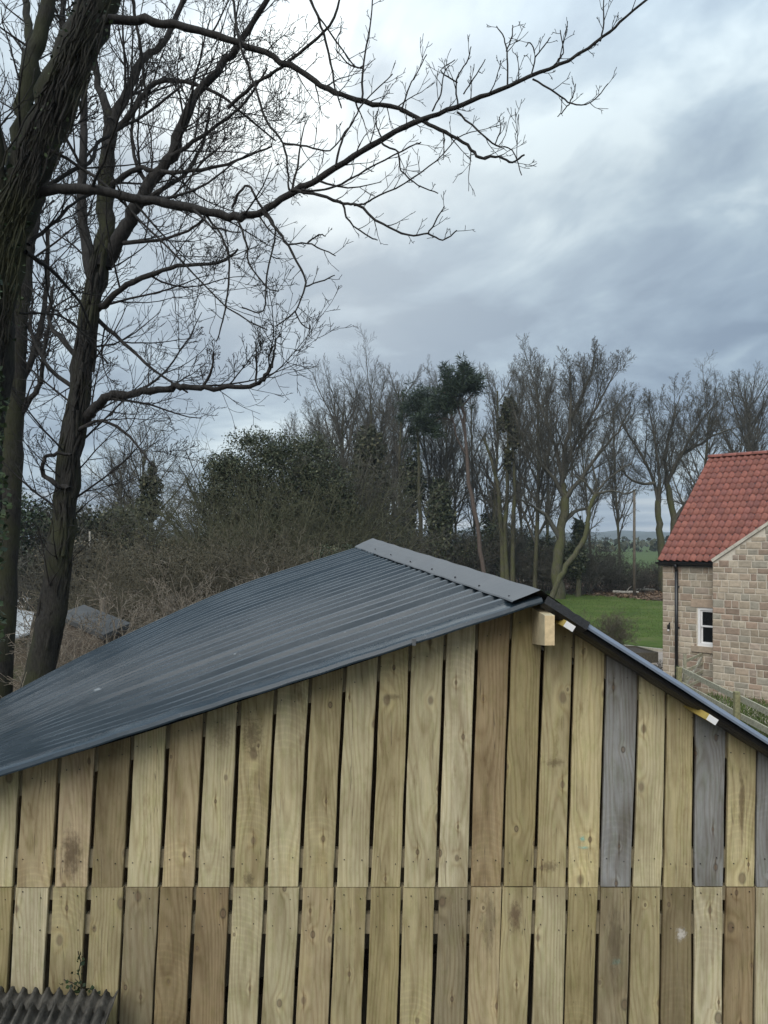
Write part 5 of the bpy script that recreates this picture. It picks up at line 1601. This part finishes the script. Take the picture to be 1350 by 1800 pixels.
C = []
for _ in range(26000):
    D = R.uniform(52, 84); X = R.uniform(820, 1190)
    Yb = HOR + CAMZ * FPX / D
    lim = np.interp(X, [820, 950, 985, 1080, 1180], [1055, 1037, 1043, 1049, 1059])
    if Yb > lim + R.gauss(0, 1.2): continue
    C.append(((X - 675) / FPX * D, D, R.uniform(.01, .10)))
o = struct('leaf_litter', leaf_mesh('leaf_litter', C, .20, M['litter'], NR, .7, .75), 'brown fallen leaves under the trees beyond the lawn', 'stuff')
# rough grass and weeds round the fence, and tufts along the lawn's far edge
C = []; Dn = []
for _ in range(9000):
    t = R.random(); X = R.uniform(1190, 1480); D = R.uniform(12.5, 20.6)
    Y = HOR + CAMZ * FPX / D
    C.append(((X - 675) / FPX * D, D, R.uniform(.02, .14))); Dn.append((R.gauss(0, .3), R.gauss(0, .3), 1))
struct('rough_grass', leaf_mesh('rough_grass', C, .22, M['grass'], NR, .10, 0, Dn), 'rough grass and weeds along the rail fence', 'stuff')
C = []; Dn = []
for _ in range(14000):
    D = R.uniform(33, 56); X = R.uniform(820, 1175)
    Y = HOR + CAMZ * FPX / D
    lim = np.interp(X, [820, 950, 985, 1080, 1180], [1055, 1037, 1043, 1049, 1059])
    if Y < lim: continue
    C.append(((X - 675) / FPX * D, D, R.uniform(.0, .035))); Dn.append((R.gauss(0, .4), R.gauss(0, .4), 1))
struct('lawn_blades', leaf_mesh('lawn_blades', C, .12, M['grass'], NR, .14, 0, Dn), 'short grass blades of the lawn', 'stuff')

# ------------------------------------------------------------------ bits seen between the trunks at the left
def left_bits():
    # low outbuilding with grey felt roof
    D = 17.0
    a = np.array(P(100, 1080, D)); b = np.array(P(182, 1116, D - 1.6))
    t = thing('low_outbuilding', 'low grey-roofed outbuilding with old brick wall right of the forked trunk', 'shed', (a[0], a[1], 0))
    b = b - np.array((a[0], a[1], 0)); a0 = np.array((0, 0, a[2]))
    dp = np.array((.25, .9, .14))
    m = MB(); q = [a0, b, b + dp, a0 + dp]; m.hexa([p - np.array((0, 0, .10)) for p in q] + q)
    link('roof', m.mesh('roof', M['offgrey']), t)
    w = MB(); ins = [a0 + dp * .06 + (b - a0) * .03, b + dp * .06 - (b - a0) * .03, b + dp * .95 - (b - a0) * .03, a0 + dp * .95 + (b - a0) * .03]
    w.hexa([np.array((p[0], p[1], 0)) for p in ins] + [p - np.array((0, 0, .103)) for p in ins])
    link('wall', w.mesh('wall', M['brick_old']), t)
    # white sheet lying tilted, left of the trunk
    A = np.array(P(17, 1068, 21)); B = np.array(P(60, 1076, 21.5)); C2 = np.array(P(52, 1112, 19.6)); D2 = np.array(P(17, 1124, 19.2))
    t = thing('white_board', 'pale flat sheet propped on posts between the slim trunk and the forked trunk', 'board', (A[0], A[1], 0))
    oo = np.array((A[0], A[1], 0)); q = [D2 - oo, C2 - oo, B - oo, A - oo]
    link('panel', MB().hexa([p - np.array((0, 0, .05)) for p in q] + q).mesh('panel', M['offwhite']), t)
    for p in q:
        p2 = np.array((p[0], p[1], 0)); c = sum(q) / 4; p2 = p2 + (c - p) * np.array((.12, .12, 0)); tp = p + (c - p) * .12 - np.array((0, 0, .06))
        link('leg', MB().bar(p2, np.array((p2[0], p2[1], tp[2])), .06, .06, up=(1, 0, 0)).mesh('leg', M['rail']), t, color=(0.2, 0.18, 0.14))
    # white car far behind
    D = 44.0; x = (34 - 675) / FPX * D
    c = thing('white_car', 'white car parked far off, glimpsed between the left trunks', 'car', (x, D, 0), .25)
    prof_ = [(-2.0, .35), (-2.0, .78), (-1.3, .92), (-.55, .98), (0, 1.42), (1.1, 1.46), (1.85, 1.0), (2.0, .8), (2.0, .35)]
    V = []; n = len(prof_)
    for s in (-1, 1):
        for (px, pz) in prof_:
            w = .85 if pz < 1.0 else .66
            V.append((s * w, px, pz))
    F = [(i, (i + 1) % n, n + (i + 1) % n, n + i) for i in range(n)] + [tuple(range(n - 1, -1, -1)), tuple(range(n, 2 * n))]
    link('body', MB().add(V, F).mesh('body', M['white']), c)
    wsv = [(-.70, -.56, 1.0), (.70, -.56, 1.0), (.58, -.06, 1.40), (-.58, -.06, 1.40)]
    link('windscreen', MB().hexa([(a_, b_ - .02, c_ + .0) for a_, b_, c_ in wsv] + [(a_, b_ - .03, c_ + .012) for a_, b_, c_ in wsv]).mesh('windscreen', M['glass']), c)
    for sx in (-1, 1):
        for yy in (-1.25, 1.25):
            link('wheel', MB().cyl((sx * .68, yy, .32), (sx * .87, yy, .32), .32, k=14).mesh('wheel', M['black']), c)
        link('headlight', MB().box(sx * .62 - .14, sx * .62 + .14, -2.03, -2.002, .62, .74).mesh('headlight', M['glass']), c)
    # short sawn post and tall pale stake
    p = P(180, 1100, 20); o = link('cut_stump', MB().cyl((0, 0, 0), (0, 0, P(180, 1052, 20)[2]), .085, .07, 9).mesh('cut_stump', M['bramble_pale']), None, (p[0], p[1], 0)); tag(o, 'short cut stump with pale sawn top among the brambles', 'stump')
    p = P(158, 990, 30); o = link('garden_stake', MB().cyl((0, 0, 0), (0, 0, P(158, 934, 30)[2]), .05, .04, 7).mesh('garden_stake', M['log']), None, (p[0], p[1], 0)); tag(o, 'pale upright stake in front of the hedge by the forked trunk', 'stake')


M['offgrey'] = mat_simple('grey_felt', (0.060, 0.060, 0.058), 0.9, 0.3, 6, 0.4)
M['brick_old'] = mat_simple('old_brick', (0.11, 0.085, 0.062), 0.95, 0.45, 9, 0.6)
left_bits()

# ------------------------------------------------------------------ thin damp air
def haze():
    m = bpy.data.materials.new('damp_air'); m.use_nodes = True; g = NG(m.node_tree)
    for n in list(g.n): g.n.remove(n)
    v = g.node('ShaderNodeVolumePrincipled', {'Color': (0.80, 0.88, 0.97, 1), 'Density': 0.00042, 'Anisotropy': 0.2})
    g.node('ShaderNodeOutputMaterial', {'Volume': v.outputs[0]})
    o = link('haze', MB().box(-5900, 5900, -200, 2400, -1.5, 45).mesh('haze', m)); o['kind'] = 'stuff'


haze()
